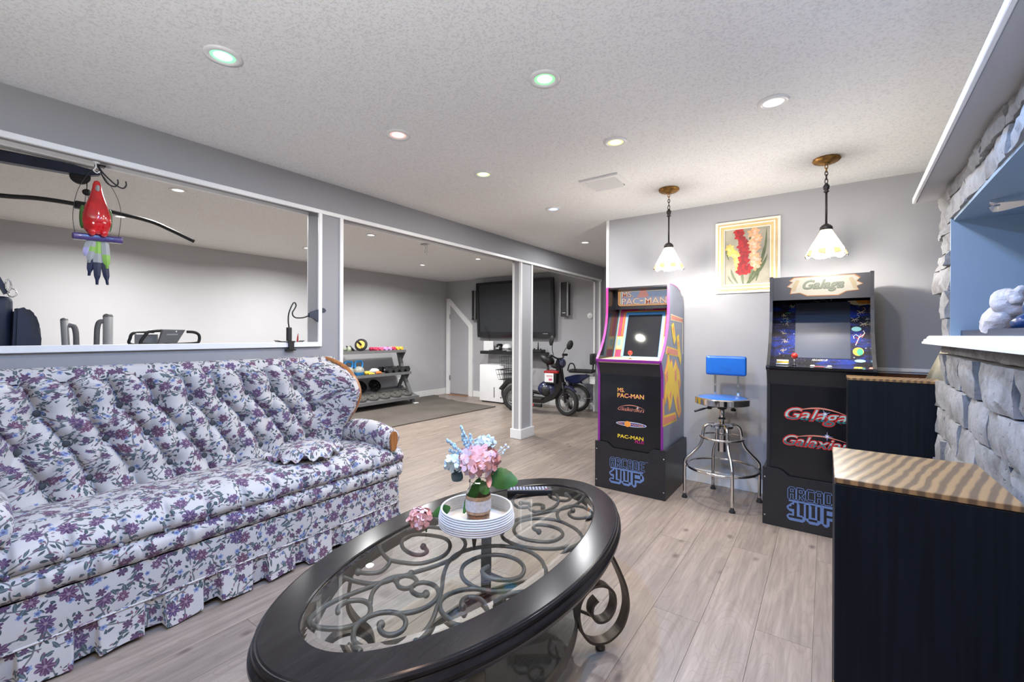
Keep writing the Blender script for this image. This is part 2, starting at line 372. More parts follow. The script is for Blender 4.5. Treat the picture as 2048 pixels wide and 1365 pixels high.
    M['ivory'] = plain('ivory_frame', (.86, .80, .68), .45, vary=.03)
    M['brass'] = plain('aged_brass', (.36, .19, .05), .45, .75, vary=.6, bscale=120)
    M['darkiron'] = plain('dark_iron', (.05, .045, .045), .4, .7, vary=.15)
    # trims of the first arcade cabinet
    M['magenta'] = plain('magenta_edge', (.55, .06, .33), .35, vary=.05); M['purple'] = plain('purple_edge', (.20, .02, .22), .35, vary=.05)
    M['sidegray'] = plain('slate_blue_side_print', (.20, .23, .30), .3, vary=.05)
    for k, c_ in dict(p_pink=(.62, .10, .22), p_salmon=(.68, .24, .16), p_orange=(.80, .30, .05), p_yellow=(.80, .56, .04), p_blue=(.08, .30, .58), p_ltblue=(.35, .52, .66),
                      p_cream=(.78, .66, .42), p_white=(.80, .80, .78), p_red=(.60, .03, .03), p_teal=(.08, .27, .28), p_mint=(.40, .62, .58), p_magenta=(.45, .02, .18), p_logo=(.13, .21, .42),
                      p_black=(.010, .010, .012), p_green=(.05, .38, .22), p_lav=(.42, .40, .66), p_gray=(.35, .36, .36), p_brown=(.22, .08, .03), p_dkblue=(.02, .05, .25)).items():
        M[k] = plain(k[2:] + '_print', c_, .4, vary=.04)
    n = NT('space_print'); co = n.co(); a = n.noise(n.map(co, rot=(0, .7, 0), scale=(1, 1, 3)), 7, 4, .6, 1)[0]; st = n.noise(co, 160, 1)[0]
    c = n.ramp(a, [(.42, (.010, .008, .010)), (.50, (.015, .014, .05)), (.60, (.01, .035, .28))]); c = n.mix(n.ramp(st, [(.70, (0, 0, 0)), (.76, (1, 1, 1))]), c, (.45, .25, .12))
    n.set(col=c, rough=.5, spec=.25); M['space'] = n.m
    M['paint_bg'] = plain('painting_ground', (.36, .33, .25), .5, vary=.25, bscale=30); 
    for k, c_ in dict(a_red=(.42, .012, .01), a_red2=(.27, .01, .01), a_peach=(.80, .40, .20), a_peach2=(.85, .55, .38), a_yel=(.82, .50, .10), a_yel2=(.85, .62, .22), a_leaf=(.10, .13, .045), a_leaf2=(.16, .18, .10)).items():
        M[k] = plain(k[2:] + '_oil_paint', c_, .45, vary=.25, bscale=200)
    # bouquet
    M['petal'] = plain('pink_petal', (.86, .40, .36), .5, vary=.25, bscale=90); M['petal2'] = plain('pale_pink_petal', (.88, .62, .66), .5, vary=.15); M['whitepetal'] = plain('white_petal', (.72, .82, .84), .5, vary=.05)
    M['leafg'] = plain('green_leaf', (.05, .16, .03), .4, vary=.35, bscale=80); M['leafb'] = plain('dark_teal_leaf', (.05, .09, .11), .5, vary=.1); M['frost'] = plain('frosted_blue_sprig', (.42, .58, .70), .6, vary=.12)
    M['button'] = plain('grey_green_button_cloth', (.055, .06, .065), .8, vary=.3, bscale=200); M['basket'] = plain('painted_rope_basket', (.66, .65, .66), .5, vary=.04); M['burlap'] = plain('burlap_wrap', (.42, .26, .15), .9, bump=.6, bscale=300, vary=.3); M['lace'] = plain('white_lace', (.60, .55, .52), .8, bump=.6, bscale=400, vary=.15)
    M['gravel'] = plain('jar_pebbles', (.36, .16, .07), .6, bump=.5, bscale=200, vary=.4)
    n = NT('jar_glass'); n.set(col=(.97, .99, .98), rough=.02, trans=1, ior=1.12); M['jar'] = n.m
    # gear
    for k, c_ in dict(g_blue=(.03, .23, .55), g_yellow=(.75, .50, .05), g_pink=(.72, .12, .22), g_lilac=(.55, .30, .62), g_rose=(.55, .04, .10), g_sage=(.30, .34, .24), g_orange=(.75, .18, .04), g_kbody=(.30, .30, .26), g_navypaint=(.012, .02, .06), g_red=(.35, .01, .015)).items():
        M[k] = plain(k[2:] + '_gear', c_, .4, vary=.08)
    M['bikeblue'] = plain('navy_bodywork', (.018, .024, .07), .18, vary=.1, coat=1); M['crystal'] = plain('rough_crystal', (.50, .48, .50), .7, bump=1, bscale=70, vary=.3)
    M['bluegem'] = plain('deep_blue_rock', (.01, .04, .14), .35, vary=.3); M['shadebeige'] = plain('beige_cloth_shade', (.70, .64, .48), .8, vary=.08)
build_materials()

# ================================================================== STRUCTURE
XW, XH, YA, YT = -5.89, -2.67, 3.60, 6.08        # gym wall, half wall / beam face, arcade wall, far wall
bm = B(); box(bm, -6.0, 1.7, -1.7, 6.2, -.06, -.0075)
floor = struct('floor', bm, M['gap'])
PW, PL = .183, 1.45
def plank_mesh(L_):
    b = B(); box(b, .0006, PW - .0006, .0006, L_ - .0006, -.007, 0)
    me = bpy.data.meshes.new('floor_plank'); b.to_mesh(me); b.free(); me.materials.append(M['plank']); return me
pm = {}; k = 0; xr = 0
x = XW
while x < 1.6:
    y = -1.6 - (xr * .47 % 1) * PL
    while y < 6.08:
        a, b_ = max(y, -1.6), min(y + PL, 6.08)
        L_ = round(b_ - a, 3)
        if L_ > .02:
            if L_ not in pm: pm[L_] = plank_mesh(L_)
            o = bpy.data.objects.new('floor_plank', pm[L_]); C.objects.link(o); o.location = (x, a, 0); o.parent = floor; k += 1
        y += PL
    x += PW; xr += 1
bm = B(); box(bm, -6.0, 1.7, -1.7, 6.2, ZC, ZC + .05); struct('ceiling', bm, M['ceiling'])
bm = B(); box(bm, XW - .1, XW, -1.7, 6.2, 0, ZC); struct('wall_left', bm, M['gym_wall'])
bm = B(); box(bm, XW, -.9, YT, YT + .1, 0, ZC); struct('wall_far', bm, M['wall'])
bm = B(); box(bm, -1.537, 1.7, YA, YA + .11, 0, ZC); struct('wall_back', bm, M['wall'])
bm = B(); box(bm, -1.0, -.9, YA + .11, YT, 0, ZC); struct('wall_nook', bm, M['wall'])
bm = B(); box(bm, 1.6, 1.7, -1.7, YA, 0, ZC); struct('wall_right', bm, M['wall'])
# beam, half wall, stub wall, post
BT = .115
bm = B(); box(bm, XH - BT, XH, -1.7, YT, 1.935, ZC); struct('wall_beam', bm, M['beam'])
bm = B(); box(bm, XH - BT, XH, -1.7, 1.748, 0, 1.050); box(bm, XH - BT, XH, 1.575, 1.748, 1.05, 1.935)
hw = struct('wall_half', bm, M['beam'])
bm = B(); box(bm, XH - BT + .012, XH - .012, 3.905, 4.133, 0, 1.935); struct('wall_post', bm, M['wall'])
bm = B(); box(bm, XH - BT + .012, XH - .012, 5.98, YT, 0, 1.935); struct('wall_pilaster', bm, M['wall'])
# trims
tn = [0]
def trim(*b, m='white', bev=.002, name=None):
    bm = B()
    for q in b: box(bm, *q, bev)
    tn[0] += 1; return struct(name or 'trim_%d' % tn[0], bm, M[m])
t_ = .012
trim((XH - .004, XH + t_, -1.7, YT - .1, 1.912, 1.938))                                      # lower front edge of the beam
trim((XH - BT - t_, XH - BT + .004, -1.7, YT, 1.916, 1.938))                                 # lower rear edge
trim((XH - .03, XH + .018, -1.7, 1.596, 1.050, 1.080), (XH - BT - .018, XH - .03, -1.7, 1.56, 1.050, 1.074))   # sill board
trim((XH - .004, XH + t_, 1.575, 1.600, 1.078, 1.914), (XH - BT - t_, XH - BT + .004, 1.575, 1.6, 1.078, 1.914))
trim((XH - .016, XH + t_, 1.728, 1.754, .0, 1.914), (XH - BT - t_, XH - BT + .016, 1.728, 1.754, .0, 1.914))
for (ya, yb) in ((3.905, 4.133),):
    for xx in (XH - BT, XH - .028):
        for yy in (ya - .006, yb - .022):
            trim((xx, xx + .028, yy, yy + .028, 0, 1.914))
trim((XH - BT - .016, XH + .016, 3.887, 4.151, 0, .105), bev=.004, name='baseboard_post')
trim((XH - .028, XH, 5.955, 5.98, 0, 1.914), (XH - BT, XH - BT + .028, 5.955, 5.98, 0, 1.914))
trim((-1.560, -1.534, YA - .008, YA + .118, 0, ZC))                                           # end of the arcade wall
trim((XW, XW + .014, 3.3, 6.08, 0, .105), (XW, XW + .014, -1.6, 3.3, 0, .105), name='baseboard_left')
trim((-5.20, XH, YT - .014, YT, 0, .105), (XH, -1.0, YT - .014, YT, 0, .105), name='baseboard_far')
trim((-1.53, 1.6, YA - .014, YA, 0, .10), name='baseboard_back')
# rail and stained panel at the right end of the arcade wall
trim((.235, 1.6, YA - .020, YA, .900, .912), (.235, 1.6, YA - .030, YA, .912, .922), (.235, 1.6, YA - .014, YA, .922, .934), m='white2', name='trim_rail')
trim((.235, 1.6, YA - .012, YA, .10, .900), m='stain', name='trim_panel')

# under-stair door in the far wall
XZt = lambda y: (lambda a, b, d: (a, y + d, b))
out = [(-5.857, 0), (-5.857, 1.80), (-5.775, 1.80), (-5.245, 1.335), (-5.205, 1.29), (-5.205, 0)]
inn = [(-5.767, 0), (-5.767, 1.685), (-5.745, 1.665), (-5.315, 1.275), (-5.300, 1.25), (-5.300, 0)]
d = B(); prism(d, [(-5.765, .02)] + [(a, b) for a, b in inn[1:5]] + [(-5.302, .02)], XZt(YT), -.012, -.004)
door = struct('door_1', d, M['wall'])
d = B()
for i in range(5):
    q = [out[i], out[i + 1], inn[i + 1], inn[i]]; prism(d, q, XZt(YT), -.030, .0)
obj('door_casing', d, M['white'], door)
for z in (1.42, .27):
    d = B(); box(d, -5.772, -5.752, YT - .036, YT - .028, z, z + .085, .002); cyl(d, (-5.762, YT - .037, z), (-5.762, YT - .037, z + .085), .006, 8); obj('hinge', d, M['steel'], door)
d = B(); box(d, -5.76, -5.30, YT - .10, YT - .013, 0, .008, .002); obj('threshold', d, M['oak'], door)

# ------------------------------------------------------------------ stone chimney with a niche
CH = thing('chimney_base', None, None, (.42, 2.76, 0), -math.radians(2)); C.objects.unlink(CH); CHM = WM[CH]; bpy.data.objects.remove(CH)
def chobj(name, bm, mat, parent=None, smooth=False, recalc=True):
    if recalc: bmesh.ops.recalc_face_normals(bm, faces=bm.faces)
    bm.transform(CHM); return obj(name, bm, mat, parent, smooth, world=True, recalc=False)
b = B()     # core: below the niche, far pier, above the niche, back of the niche, all behind the stone facing
box(b, .03, 1.1, -2.6, -.02, 0, 1.10); box(b, .03, 1.1, -.262, -.02, 1.10, 1.62); box(b, .03, 1.1, -2.6, -.02, 1.62, 1.76); box(b, .74, 1.1, -2.6, -.262, 1.10, 1.62)
box(b, .16, 1.1, -2.6, -.02, 1.76, ZC)
chim = chobj('wall_chimney', b, M['mortar']); chim['kind'] = 'structure'
M['nichewall'] = plain('blue_lit_niche_plaster', (.20, .29, .40), .6, bump=.1, vary=.02, bscale=30)  # plaster colour tinted blue to carry the blue light in the niche
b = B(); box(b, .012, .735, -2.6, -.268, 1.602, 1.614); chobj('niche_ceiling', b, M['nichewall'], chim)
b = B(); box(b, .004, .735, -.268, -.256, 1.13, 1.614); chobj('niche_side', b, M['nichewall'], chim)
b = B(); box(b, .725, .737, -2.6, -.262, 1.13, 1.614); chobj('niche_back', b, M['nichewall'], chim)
def stone(y0, y1, z0, z1, dep, rough=.008, xin=.035):
    nu, nv = max(3, int((y1 - y0) / .03)), max(3, int((z1 - z0) / .028)); b = B(); rs = random.Random(int(y0 * 1e4 + z0 * 77)); fr = []
    tilt, tz = rs.uniform(-.007, .007), rs.uniform(-.007, .007)
    ph = [rs.uniform(0, 6) for _ in range(4)]
    for i in range(nu + 1):
        row = []
        for j in range(nv + 1):
            s, t = i / nu, j / nv; edge = min(s, 1 - s, t, 1 - t)
            x = -dep + tilt * (s - .5) * 2 + tz * (t - .5) * 2 + rs.uniform(-rough, rough) * .6 + math.sin(s * 3.5 + ph[0]) * rough * .6 + math.sin(t * 3 + ph[1]) * rough * .3
            if edge < 1e-6: x += .004 + rs.uniform(0, .004)
            jy = rs.uniform(-.006, .006) if 0 < i < nu else rs.uniform(-.004, .002) * (1 if i else -1)
            row.append(b.verts.new((x, y0 + (y1 - y0) * s + jy, z0 + (z1 - z0) * t + (rs.uniform(-.005, .005) if 0 < j < nv else 0))))
        fr.append(row)
    for i in range(nu):
        for j in range(nv): b.faces.new((fr[i][j], fr[i + 1][j], fr[i + 1][j + 1], fr[i][j + 1]))
    def bk(v): return b.verts.new((xin, v.co.y, v.co.z))
    per = [fr[i][0] for i in range(nu + 1)] + [fr[nu][j] for j in range(1, nv + 1)] + [fr[i][nv] for i in range(nu - 1, -1, -1)] + [fr[0][j] for j in range(nv - 1, 0, -1)]
    bk_ = [bk(v) for v in per]; n = len(per)
    for i in range(n): b.faces.new((per[i], bk_[i], bk_[(i + 1) % n], per[(i + 1) % n]))
    chobj('stone', b, M['stone'], chim, smooth=35)
rs = random.Random(5)
zs = [1.094, 1.056, .93, .81, .69, .575, .46, .34, .23, .11, .0]
for i in range(len(zs) - 1):
    y = .012 + rs.uniform(-.012, .02); first = True
    while y > -2.5:
        L_ = rs.uniform(.16, .42) if not first else rs.uniform(.12, .24); first = False
        stone(max(y - L_, -2.6) + .004, y, zs[i + 1] + .003, zs[i] - .002, -.012 if i == 0 else rs.uniform(.0, .018), .005 if i == 0 else .008)
        y -= L_
z = 1.10
while z < 1.60:
    hgt = min(rs.uniform(.06, .13), 1.612 - z)
    if hgt > .02: stone(-.262 + rs.uniform(-.006, .01), .010 + rs.uniform(-.02, .02), z, z + hgt - .003, rs.uniform(-.004, .018), .012)
    z += hgt
y = .01
while y > -2.5:
    L_ = rs.uniform(.2, .42); stone(y - L_ + .004, y, 1.612 + rs.uniform(0, .006), 1.690, rs.uniform(-.003, .006), .008)
    stone(y - L_ * .9, y + .02, 1.694, 1.750, rs.uniform(-.003, .006), .008); y -= L_
# moulded mantel and capping board
prof = [(-.052, 0), (-.052, .008), (-.046, .013), (-.046, .019), (-.036, .024), (-.034, .031), (-.026, .037), (.30, .037), (.30, 0)]
b = B(); prism(b, [(a, 1.098 + c) for a, c in prof], lambda p, q, dd: (p, dd, q), .042, -2.55)
o = chobj('trim_mantel', b, M['white'], None, 30); o['kind'] = 'structure'
b = B(); box(b, -.078, .30, -2.6, .0, 1.757, 1.775, .003)
o = chobj('trim_cap_board', b, M['wall'], None); o['kind'] = 'structure'
b = B(); box(b, -.090, -.078, -2.6, .004, 1.753, 1.779, .002)
o = chobj('trim_cap_edge', b, M['white'], None); o['kind'] = 'structure'

# ================================================================== LIGHTS
def area(name, loc, col, watt, size, rot=(0, 0, 0), spread=None, parent=None):
    ld = bpy.data.lights.new(name, 'AREA'); ld.shape = 'DISK'; ld.size = size; ld.energy = watt; ld.color = col
    if spread: ld.spread = spread
    o = bpy.data.objects.new(name, ld); C.objects.link(o); o.location = loc; o.rotation_euler = rot
    if parent: o.parent = parent
    return o
def downlight(x, y, lens, lcol, watt, label, gym=False, r=.060, spread=None):
    t = thing('recessed_light', label, 'ceiling light', (x, y, ZC), 0, 'recessed downlights over the exercise area' if gym else 'recessed downlights over the lounge')
    b = B(); lathe(b, [(r * .66, -.002), (r * .70, -.006), (r * .98, -.007), (r, -.002), (r, 0)], seg=32); obj('trim_ring', b, M['white'], t, True, world=False)
    b = B(); lathe(b, [(0, -.0030), (r * .68, -.0030)], seg=32); lathe(b, [(r * .68, -.0030), (r * .68, 0)], seg=32)
    key = 'lens%s' % (lens,)
    if key not in M:
        n = NT('lit_lens'); co = n.co(); d_ = n.v_('LENGTH', co); f = n.m_('DIVIDE', d_, r * .68)
        n.set(col=(.1, .1, .1), emit=n.ramp(f, [(.45, (1, 1, 1)), (.72, lens)]), es=n.ramp(f, [(.35, (1, 1, 1)), (.80, (.17, .17, .17))])); 
        mm = n.m_('MULTIPLY', n.t.nodes['Principled BSDF'].inputs['Emission Strength'].links[0].from_socket, 9 if gym else 5); n.L.new(mm, n.b.inputs['Emission Strength']); M[key] = n.m
    obj('lens', b, M[key], t, True, world=False)
    area('lamp', (0, 0, -.012), lcol, watt, r * 1.35, parent=t, spread=spread)
names = ['green-tinted downlight nearest the beam', 'green-tinted downlight in the middle row', 'plain white downlight nearest the stone chimney', 'pink-tinted downlight between green and yellow ones near the beam',
         'warm yellow downlight near the ceiling vent', 'yellow-green downlight near the beam', 'small blue-tinted downlight beyond the vent', 'cool white downlight past the end of the arcade wall']
for (x, y, a, b_, w_), nm in zip(LIGHTS, names): downlight(x, y, a, b_, w_, 'round recessed ' + nm)
outn = ['deep blue downlight overhead outside the picture', 'cyan-blue downlight above the coffee table outside the picture', 'warm downlight above the near cabinet outside the picture']
for (x, y, a, b_, w_), nm in zip(LIGHTS_OUT, outn): downlight(x, y, a, b_, w_, 'round recessed ' + nm)
gn = ['white glaring recessed light above the parrot side of the gym', 'white glaring recessed light just right of the stub wall', 'white recessed light deep over the weight rack', 'white recessed light near the television side of the gym',
      'white recessed light over the left wall outside the picture', 'white recessed light over the rack start hidden from view']
for (x, y, w_), nm in zip(GYM, gn): downlight(x, y, (1, 1, 1), (1, .99, .98), w_, nm, True, .052, 2.85)
# ceiling vent
t = thing('ceiling_vent', 'white louvred air vent set in the ceiling before the pendant lamps', 'vent', (-1.17, 2.68, ZC), math.radians(0))
b = B(); ring_prism(b, [(-.13, -.12), (.13, -.12), (.13, .12), (-.13, .12)], [(-.10, -.09), (.10, -.09), (.10, .09), (-.10, .09)], XY(0), -.012, 0); obj('frame', b, M['white'], t, world=False)
for i in range(3):
    b = B(); obox(b, (0, -.06 + i * .055, -.014), (.20, .052, .003), (math.radians(-28), 0, 0), .001); obj('slat', b, M['white'], t, world=False)
b = B(); box(b, -.1, .1, -.09, .09, -.001, -.0005); obj('duct', b, M['gap'], t, world=False)
t = thing('smoke_sensor', 'small round white smoke sensor on the far wall', 'sensor', (-2.888, YT, 1.417))
b = B(); lathe(b, [(0, .032), (.03, .030), (.045, .022), (.05, .0)], seg=24, M=Matrix.Rotation(PI / 2, 4, 'X')); obj('cover', b, M['white2'], t, True, world=False)
b = B(); ball(b, (0, -.034, 0), .012, (1, .4, 1)); obj('lens', b, M['white'], t, True, world=False)

def stage1_done(): pass

# ================================================================== SOFA
sofa = thing('tufted_sofa', 'floral button-tufted sofa with oak trim and pleated skirt under the half wall', 'sofa', (-2.35, .92, 0))
Y0, Y1 = .0, 1.765
def sm(x, a, b):
    t = np.clip((x - a) / (b - a), 0, 1); return t * t * (3 - 2 * t)
row1 = [.06, .19, .32, .451, .573, .70, .841, .967, 1.10, 1.235, 1.37]
row2 = [.12, .265, .404, .526, .668, .794, .935, 1.074, 1.212, 1.349, 1.475]
row3 = [.19, .334, .472, .611, .752, .895, 1.026, 1.165, 1.305, 1.43]
ZR = (.812, .675, .520)
tufts = [(y, ZR[0]) for y in row1] + [(y, ZR[1]) for y in row2] + [(y, ZR[2]) for y in row3]
segs = []   # (y0,z0,y1,z1,strength)
for i, y in enumerate(row1):
    segs.append((y - .055, .99, y, ZR[0], 1.0))
    a = min(row2, key=lambda q: abs(q - (y + .075))); segs.append((y, ZR[0], a, ZR[1], 1.0))
    a = min(row2, key=lambda q: abs(q - (y - .06))); segs.append((y, ZR[0], a, ZR[1], .45))
for y in row2:
    a = min(row3, key=lambda q: abs(q - (y + .075))); 
    if a > y: segs.append((y, ZR[1], a, ZR[2], 1.0))
    a = min(row3, key=lambda q: abs(q - (y - .06)))
    if a < y: segs.append((y, ZR[1], a, ZR[2], .45))
for y in row3: segs.append((y, ZR[2], y + .025, .44, .9))
segs += [(1.475, .675, 1.60, .80, .5), (1.37, .812, 1.45, .93, .4)]
FZ = np.array([.44, .53, .59, .675, .77, .845, .905, .95, .99]); FX = np.array([-2.50, -2.49, -2.46, -2.405, -2.375, -2.41, -2.49, -2.56, -2.60])
FY = np.array([1.63, 1.63, 1.64, 1.655, 1.665, 1.66, 1.645, 1.60, 1.57])
def back_surface(yy, zz):
    d = np.full(yy.shape, 9.0); bulge = np.ones(yy.shape)
    for (a, z0, c, z1, st) in segs:
        vy, vz = c - a, z1 - z0; L2 = vy * vy + vz * vz
        t = np.clip(((yy - a) * vy + (zz - z0) * vz) / L2, 0, 1)
        dist = np.sqrt((yy - a - t * vy) ** 2 + (zz - z0 - t * vz) ** 2)
        bulge *= 1 - st * np.exp(-dist / .0125) * .97
    for (a, z0) in tufts:
        dist = np.sqrt((yy - a) ** 2 + (zz - z0) ** 2); bulge *= 1 - .88 * np.exp(-(dist / .030) ** 1.2)
    return bulge
nY, nZ = 420, 190
ys = np.linspace(0, 1, nY); pz = np.linspace(0, 1, nZ)
SS, TT = np.meshgrid(ys, pz, indexing='ij')
# vertical parameter: front face from .43 to .935, then rolls over the top and back
zf = np.interp(TT, [0, .80, .90, 1], [.43, .925, .962, .955]); over = np.interp(TT, [0, .80, .88, 1], [0, 0, .012, .055])
ctr = (Y0 + Y1) / 2
edge = np.interp(zf, FZ, FY); YL = 2 * ctr - edge
YY = YL + (edge - YL) * SS
sym = np.abs(YY - ctr)
bul = .26 + .74 * back_surface(YY, np.minimum(zf, .99))
lean = -2.556 - .035 * (zf - .43) / .5
wing = sm(sym, edge - ctr - .24, edge - ctr) ** 1.4
XX = lean + (np.interp(zf, FZ, FX) - lean) * wing
XX = XX + .080 * bul * (1 - .6 * sm(sym, edge - ctr - .05, edge - ctr)) * (1 - .35 * over / .055) - over
lobe = np.zeros(YY.shape)
for a in row1 + [1.505, .06]: lobe = np.maximum(lobe, np.exp(-(np.abs(YY - (a - .055)) / .024) ** 1.3))
zf = zf - .050 * lobe * sm(TT, .70, .95)
P = np.stack([XX, YY, zf], -1)
vlen = np.interp(TT, [0, .8, 1], [0, .52, .60])
ua = np.concatenate([np.zeros((1, nZ)), np.cumsum(np.sqrt((np.diff(P, axis=0) ** 2).sum(-1)), axis=0)], 0); ua = .6 * (ua - ua[nY // 2]) + .4 * YY; va = np.concatenate([np.zeros((nY, 1)), np.cumsum(np.sqrt((np.diff(P, axis=1) ** 2).sum(-1)), axis=1)], 1); vlen = .25 * va + .75 * vlen
gridmesh('tufted_backrest', P, np.stack([ua, vlen], -1), M['floral'], sofa)
# outer back frame: the thin padded band that shows behind the lobes, and the closed rear
n1 = 80; yy = np.linspace(Y0 + .10, Y1 - .12, n1)
prof = [(-2.575, .93), (-2.578, .965), (-2.59, .982), (-2.615, .990), (-2.64, .985), (-2.652, .965), (-2.655, .5), (-2.655, .10)]
Pp = np.array([[(x, y, z - .03 * max(0, abs(y - ctr) - .66) ** 1.0 * (1 if z > .6 else 0)) for x, z in prof] for y in yy])
UVp = np.array([[(y * 1.0 + .37, s) for s in arclen(prof)] for y in yy])
gridmesh('back_band', Pp, UVp, M['floral'], sofa)
b = B(); box(b, -2.655, -2.56, Y0 + .06, Y1 - .06, .08, .925, .02); obj('back_frame', b, M['floral'], sofa)
for (y, z) in tufts:
    j = B(); w_ = float(sm(np.array(abs(y - ctr)), .54, .74)) ** 1.4; lx = -2.556 - .035 * (z - .43) / .5
    x = lx + (float(np.interp(z, FZ, FX)) - lx) * w_ + .026
    ball(j, (x, y, z), .0135, (.55, 1, 1), 10, 7); o = obj('button', j, M['button'], sofa, True)
# carved oak rails at both ends of the back
for sgn in (1, -1):
    pts = [(x, ctr + sgn * (y - ctr), z) for x, y, z in [(-2.63, 1.575, .972), (-2.58, 1.60, .968), (-2.50, 1.648, .925), (-2.42, 1.668, .855), (-2.375, 1.672, .77), (-2.40, 1.663, .675), (-2.455, 1.65, .60), (-2.49, 1.64, .54), (-2.50, 1.635, .47)]]
    pp = cr(pts, 8); b = B(); N_ = len(pp)
    tube(b, pp, [.0135 + .006 * math.sin(PI * i / N_) for i in range(N_)], 10)
    for v in b.verts: pass
    tube(b, [p + Vector((.012, sgn * .004, 0)) for p in pp], [.010] * N_, 8)
    obj('oak_rail', b, M['oak'], sofa, True)
    # padded wing closing the space between rail and back
    b = B(); box(b, -2.65, -2.46, *sorted((ctr + sgn * .66, ctr + sgn * .745)), .1, .60, .03, seg=3); obj('side_panel', b, M['floral'], sofa, True)
# seat: two rolls at the front with vertical stitching
def seat_profile():
    return cr([(-2.56, .445), (-2.48, .462), (-2.36, .478), (-2.24, .484), (-2.14, .478), (-2.075, .455), (-2.045, .425), (-2.042, .395), (-2.062, .374), (-2.075, .370), (-2.058, .362), (-2.040, .345), (-2.040, .315), (-2.055, .293), (-2.080, .282), (-2.095, .278)], 5)
pf = [(p[0], p[1]) for p in [(v.x, v.y) for v in cr([(a, c, 0) for a, c in [(-2.56, .445), (-2.48, .462), (-2.36, .478), (-2.24, .484), (-2.14, .478), (-2.075, .455), (-2.045, .425), (-2.042, .395), (-2.062, .374), (-2.075, .370), (-2.058, .362), (-2.040, .345), (-2.040, .315), (-2.055, .293), (-2.080, .282), (-2.095, .278)]], 5)]]
pf = np.array(pf); al = arclen(pf); ny = 300
yy = np.linspace(Y0 + .0, Y1 - .0, ny); G = np.zeros((ny, len(pf), 3)); UV = np.zeros((ny, len(pf), 2))
st1 = [Y0 + .06 + .136 * i for i in range(13)]; st2 = [s + .065 for s in st1]
for i, y in enumerate(yy):
    e = min(y - Y0, Y1 - y); rnd = math.sqrt(max(0, 1 - max(0, 1 - e / .055) ** 2))
    for j, (x, z) in enumerate(pf):
        fr = max(0., min(1, (x + 2.20) / .12))
        dx = dz = 0
        if z > .37:
            g = max(math.exp(-((y - s) / .011) ** 2) for s in st1) * max(0, min(1, (x + 2.13) / .06)); dx = -.022 * g; dz = -.010 * g
            wob = .004 * math.sin(y * 23 + 1) + .003 * math.sin(y * 47 + x * 30); dz += wob * (.3 + .7 * min(1, max(0, (-2.1 - x) / .2)))
        else:
            g = max(math.exp(-((y - s) / .011) ** 2) for s in st2); dx = -.020 * g * max(0, 1 - ((z - .33) / .05) ** 2)
            dx += .005 * math.sin(y * 46 + 2)
        dx *= fr
        xx = x + dx; xx = -2.30 + (xx + 2.30) * (.93 + .07 * rnd) if x > -2.30 else xx
        zz = .38 + (z + dz - .38) * (.72 + .28 * rnd)
        G[i, j] = (xx, y, zz); UV[i, j] = (y, -al[j] + .9)
gridmesh('seat_cushion', G, UV, M['floral'], sofa)
for sgn, ye in ((-1, Y0), (1, Y1)):      # end caps of the seat
    b = B(); idx = 0 if sgn < 0 else ny - 1; pts = [tuple(G[idx, j]) for j in range(len(pf))] + [(-2.56, ye, .28)]
    vs = [b.verts.new(p) for p in pts]; f = b.faces.new(vs); bmesh.ops.triangulate(b, faces=[f]); me_ = obj('seat_end', b, M['floral'], sofa)
for k_, s in enumerate(st1):
    if k_ % 1 == 0:
        b = B(); ball(b, (-2.064, s, .371), .010, (.6, 1, 1), 8, 6); obj('seam_button', b, M['floral'], sofa, True)
# apron and welt
def wall_strip(name, xs, z0, z1, mat, zoff=0, nz=2):
    pass
path = [(-2.60, Y1 - .02)] + [(-2.10, Y1 - .015), (-2.075, Y1 - .022), (-2.064, Y1 - .045)] + [(-2.062, y) for y in np.linspace(Y1 - .1, Y0 + .1, 40)] + [(-2.064, Y0 + .045), (-2.075, Y0 + .022), (-2.10, Y0 + .015), (-2.60, Y0 + .02)]
path = np.array(path); pa = arclen(path); zz = np.linspace(.285, .135, 5)
G = np.array([[(x + .004 * (1 - (2 * (z - .21) / .15) ** 2), y, z) for z in zz] for x, y in path]); UV = np.array([[(-s + 3.3, z * 1 + .1) for z in zz] for s in pa])
gridmesh('apron', G, UV, M['floral'], sofa)
b = B(); tube(b, [(x + .004, y, .137) for x, y in path], .0040, 6); obj('welt', b, M['floral'], sofa, True)
# box-pleated skirt
def resample(path, n):
    s = arclen(path); t = np.linspace(0, s[-1], n); return np.stack([np.interp(t, s, path[:, k]) for k in (0, 1)], -1), t
q, tt = resample(path, 900); tan = np.gradient(q, axis=0); tan /= np.linalg.norm(tan, axis=1)[:, None]; nor = np.stack([-tan[:, 1], tan[:, 0]], -1)
if nor[450, 0] < 0: nor = -nor
zz = np.linspace(.138, .012, 9); G = np.zeros((900, 9, 3)); UV = np.zeros((900, 9, 2))
s0 = float(np.interp(.60, q[::-1, 1], tt[::-1]))
ph = ((tt - s0) / .19) % 1.0          # pleat phase: recess for the first third
rec = sm(ph, .0, .045) * (1 - sm(ph, .31, .36)); u_ = np.concatenate([[0], np.cumsum(np.sqrt(np.diff(tt) ** 2 + (np.diff(rec) * .03) ** 2))])
for j, z in enumerate(zz):
    f = (.138 - z) / .126; off = .004 + f * .014 - rec * (.008 + .026 * f) + .004 * f * np.sin(tt * 31) * (1 - rec)
    hem = .006 * np.sin(tt * 22) * f - rec * (-.010) * f
    G[:, j, :2] = q + nor * off[:, None]; G[:, j, 2] = np.maximum(.006, z + hem); UV[:, j] = np.stack([-u_ + 5.1, np.full(900, z * 1.0 + .45)], -1)
gridmesh('pleated_skirt', G, UV, M['floral'], sofa)
b = B(); box(b, -2.62, -2.10, Y0 + .05, Y1 - .05, .07, .36, .01); obj('base_frame', b, M['blacksatin'], sofa)
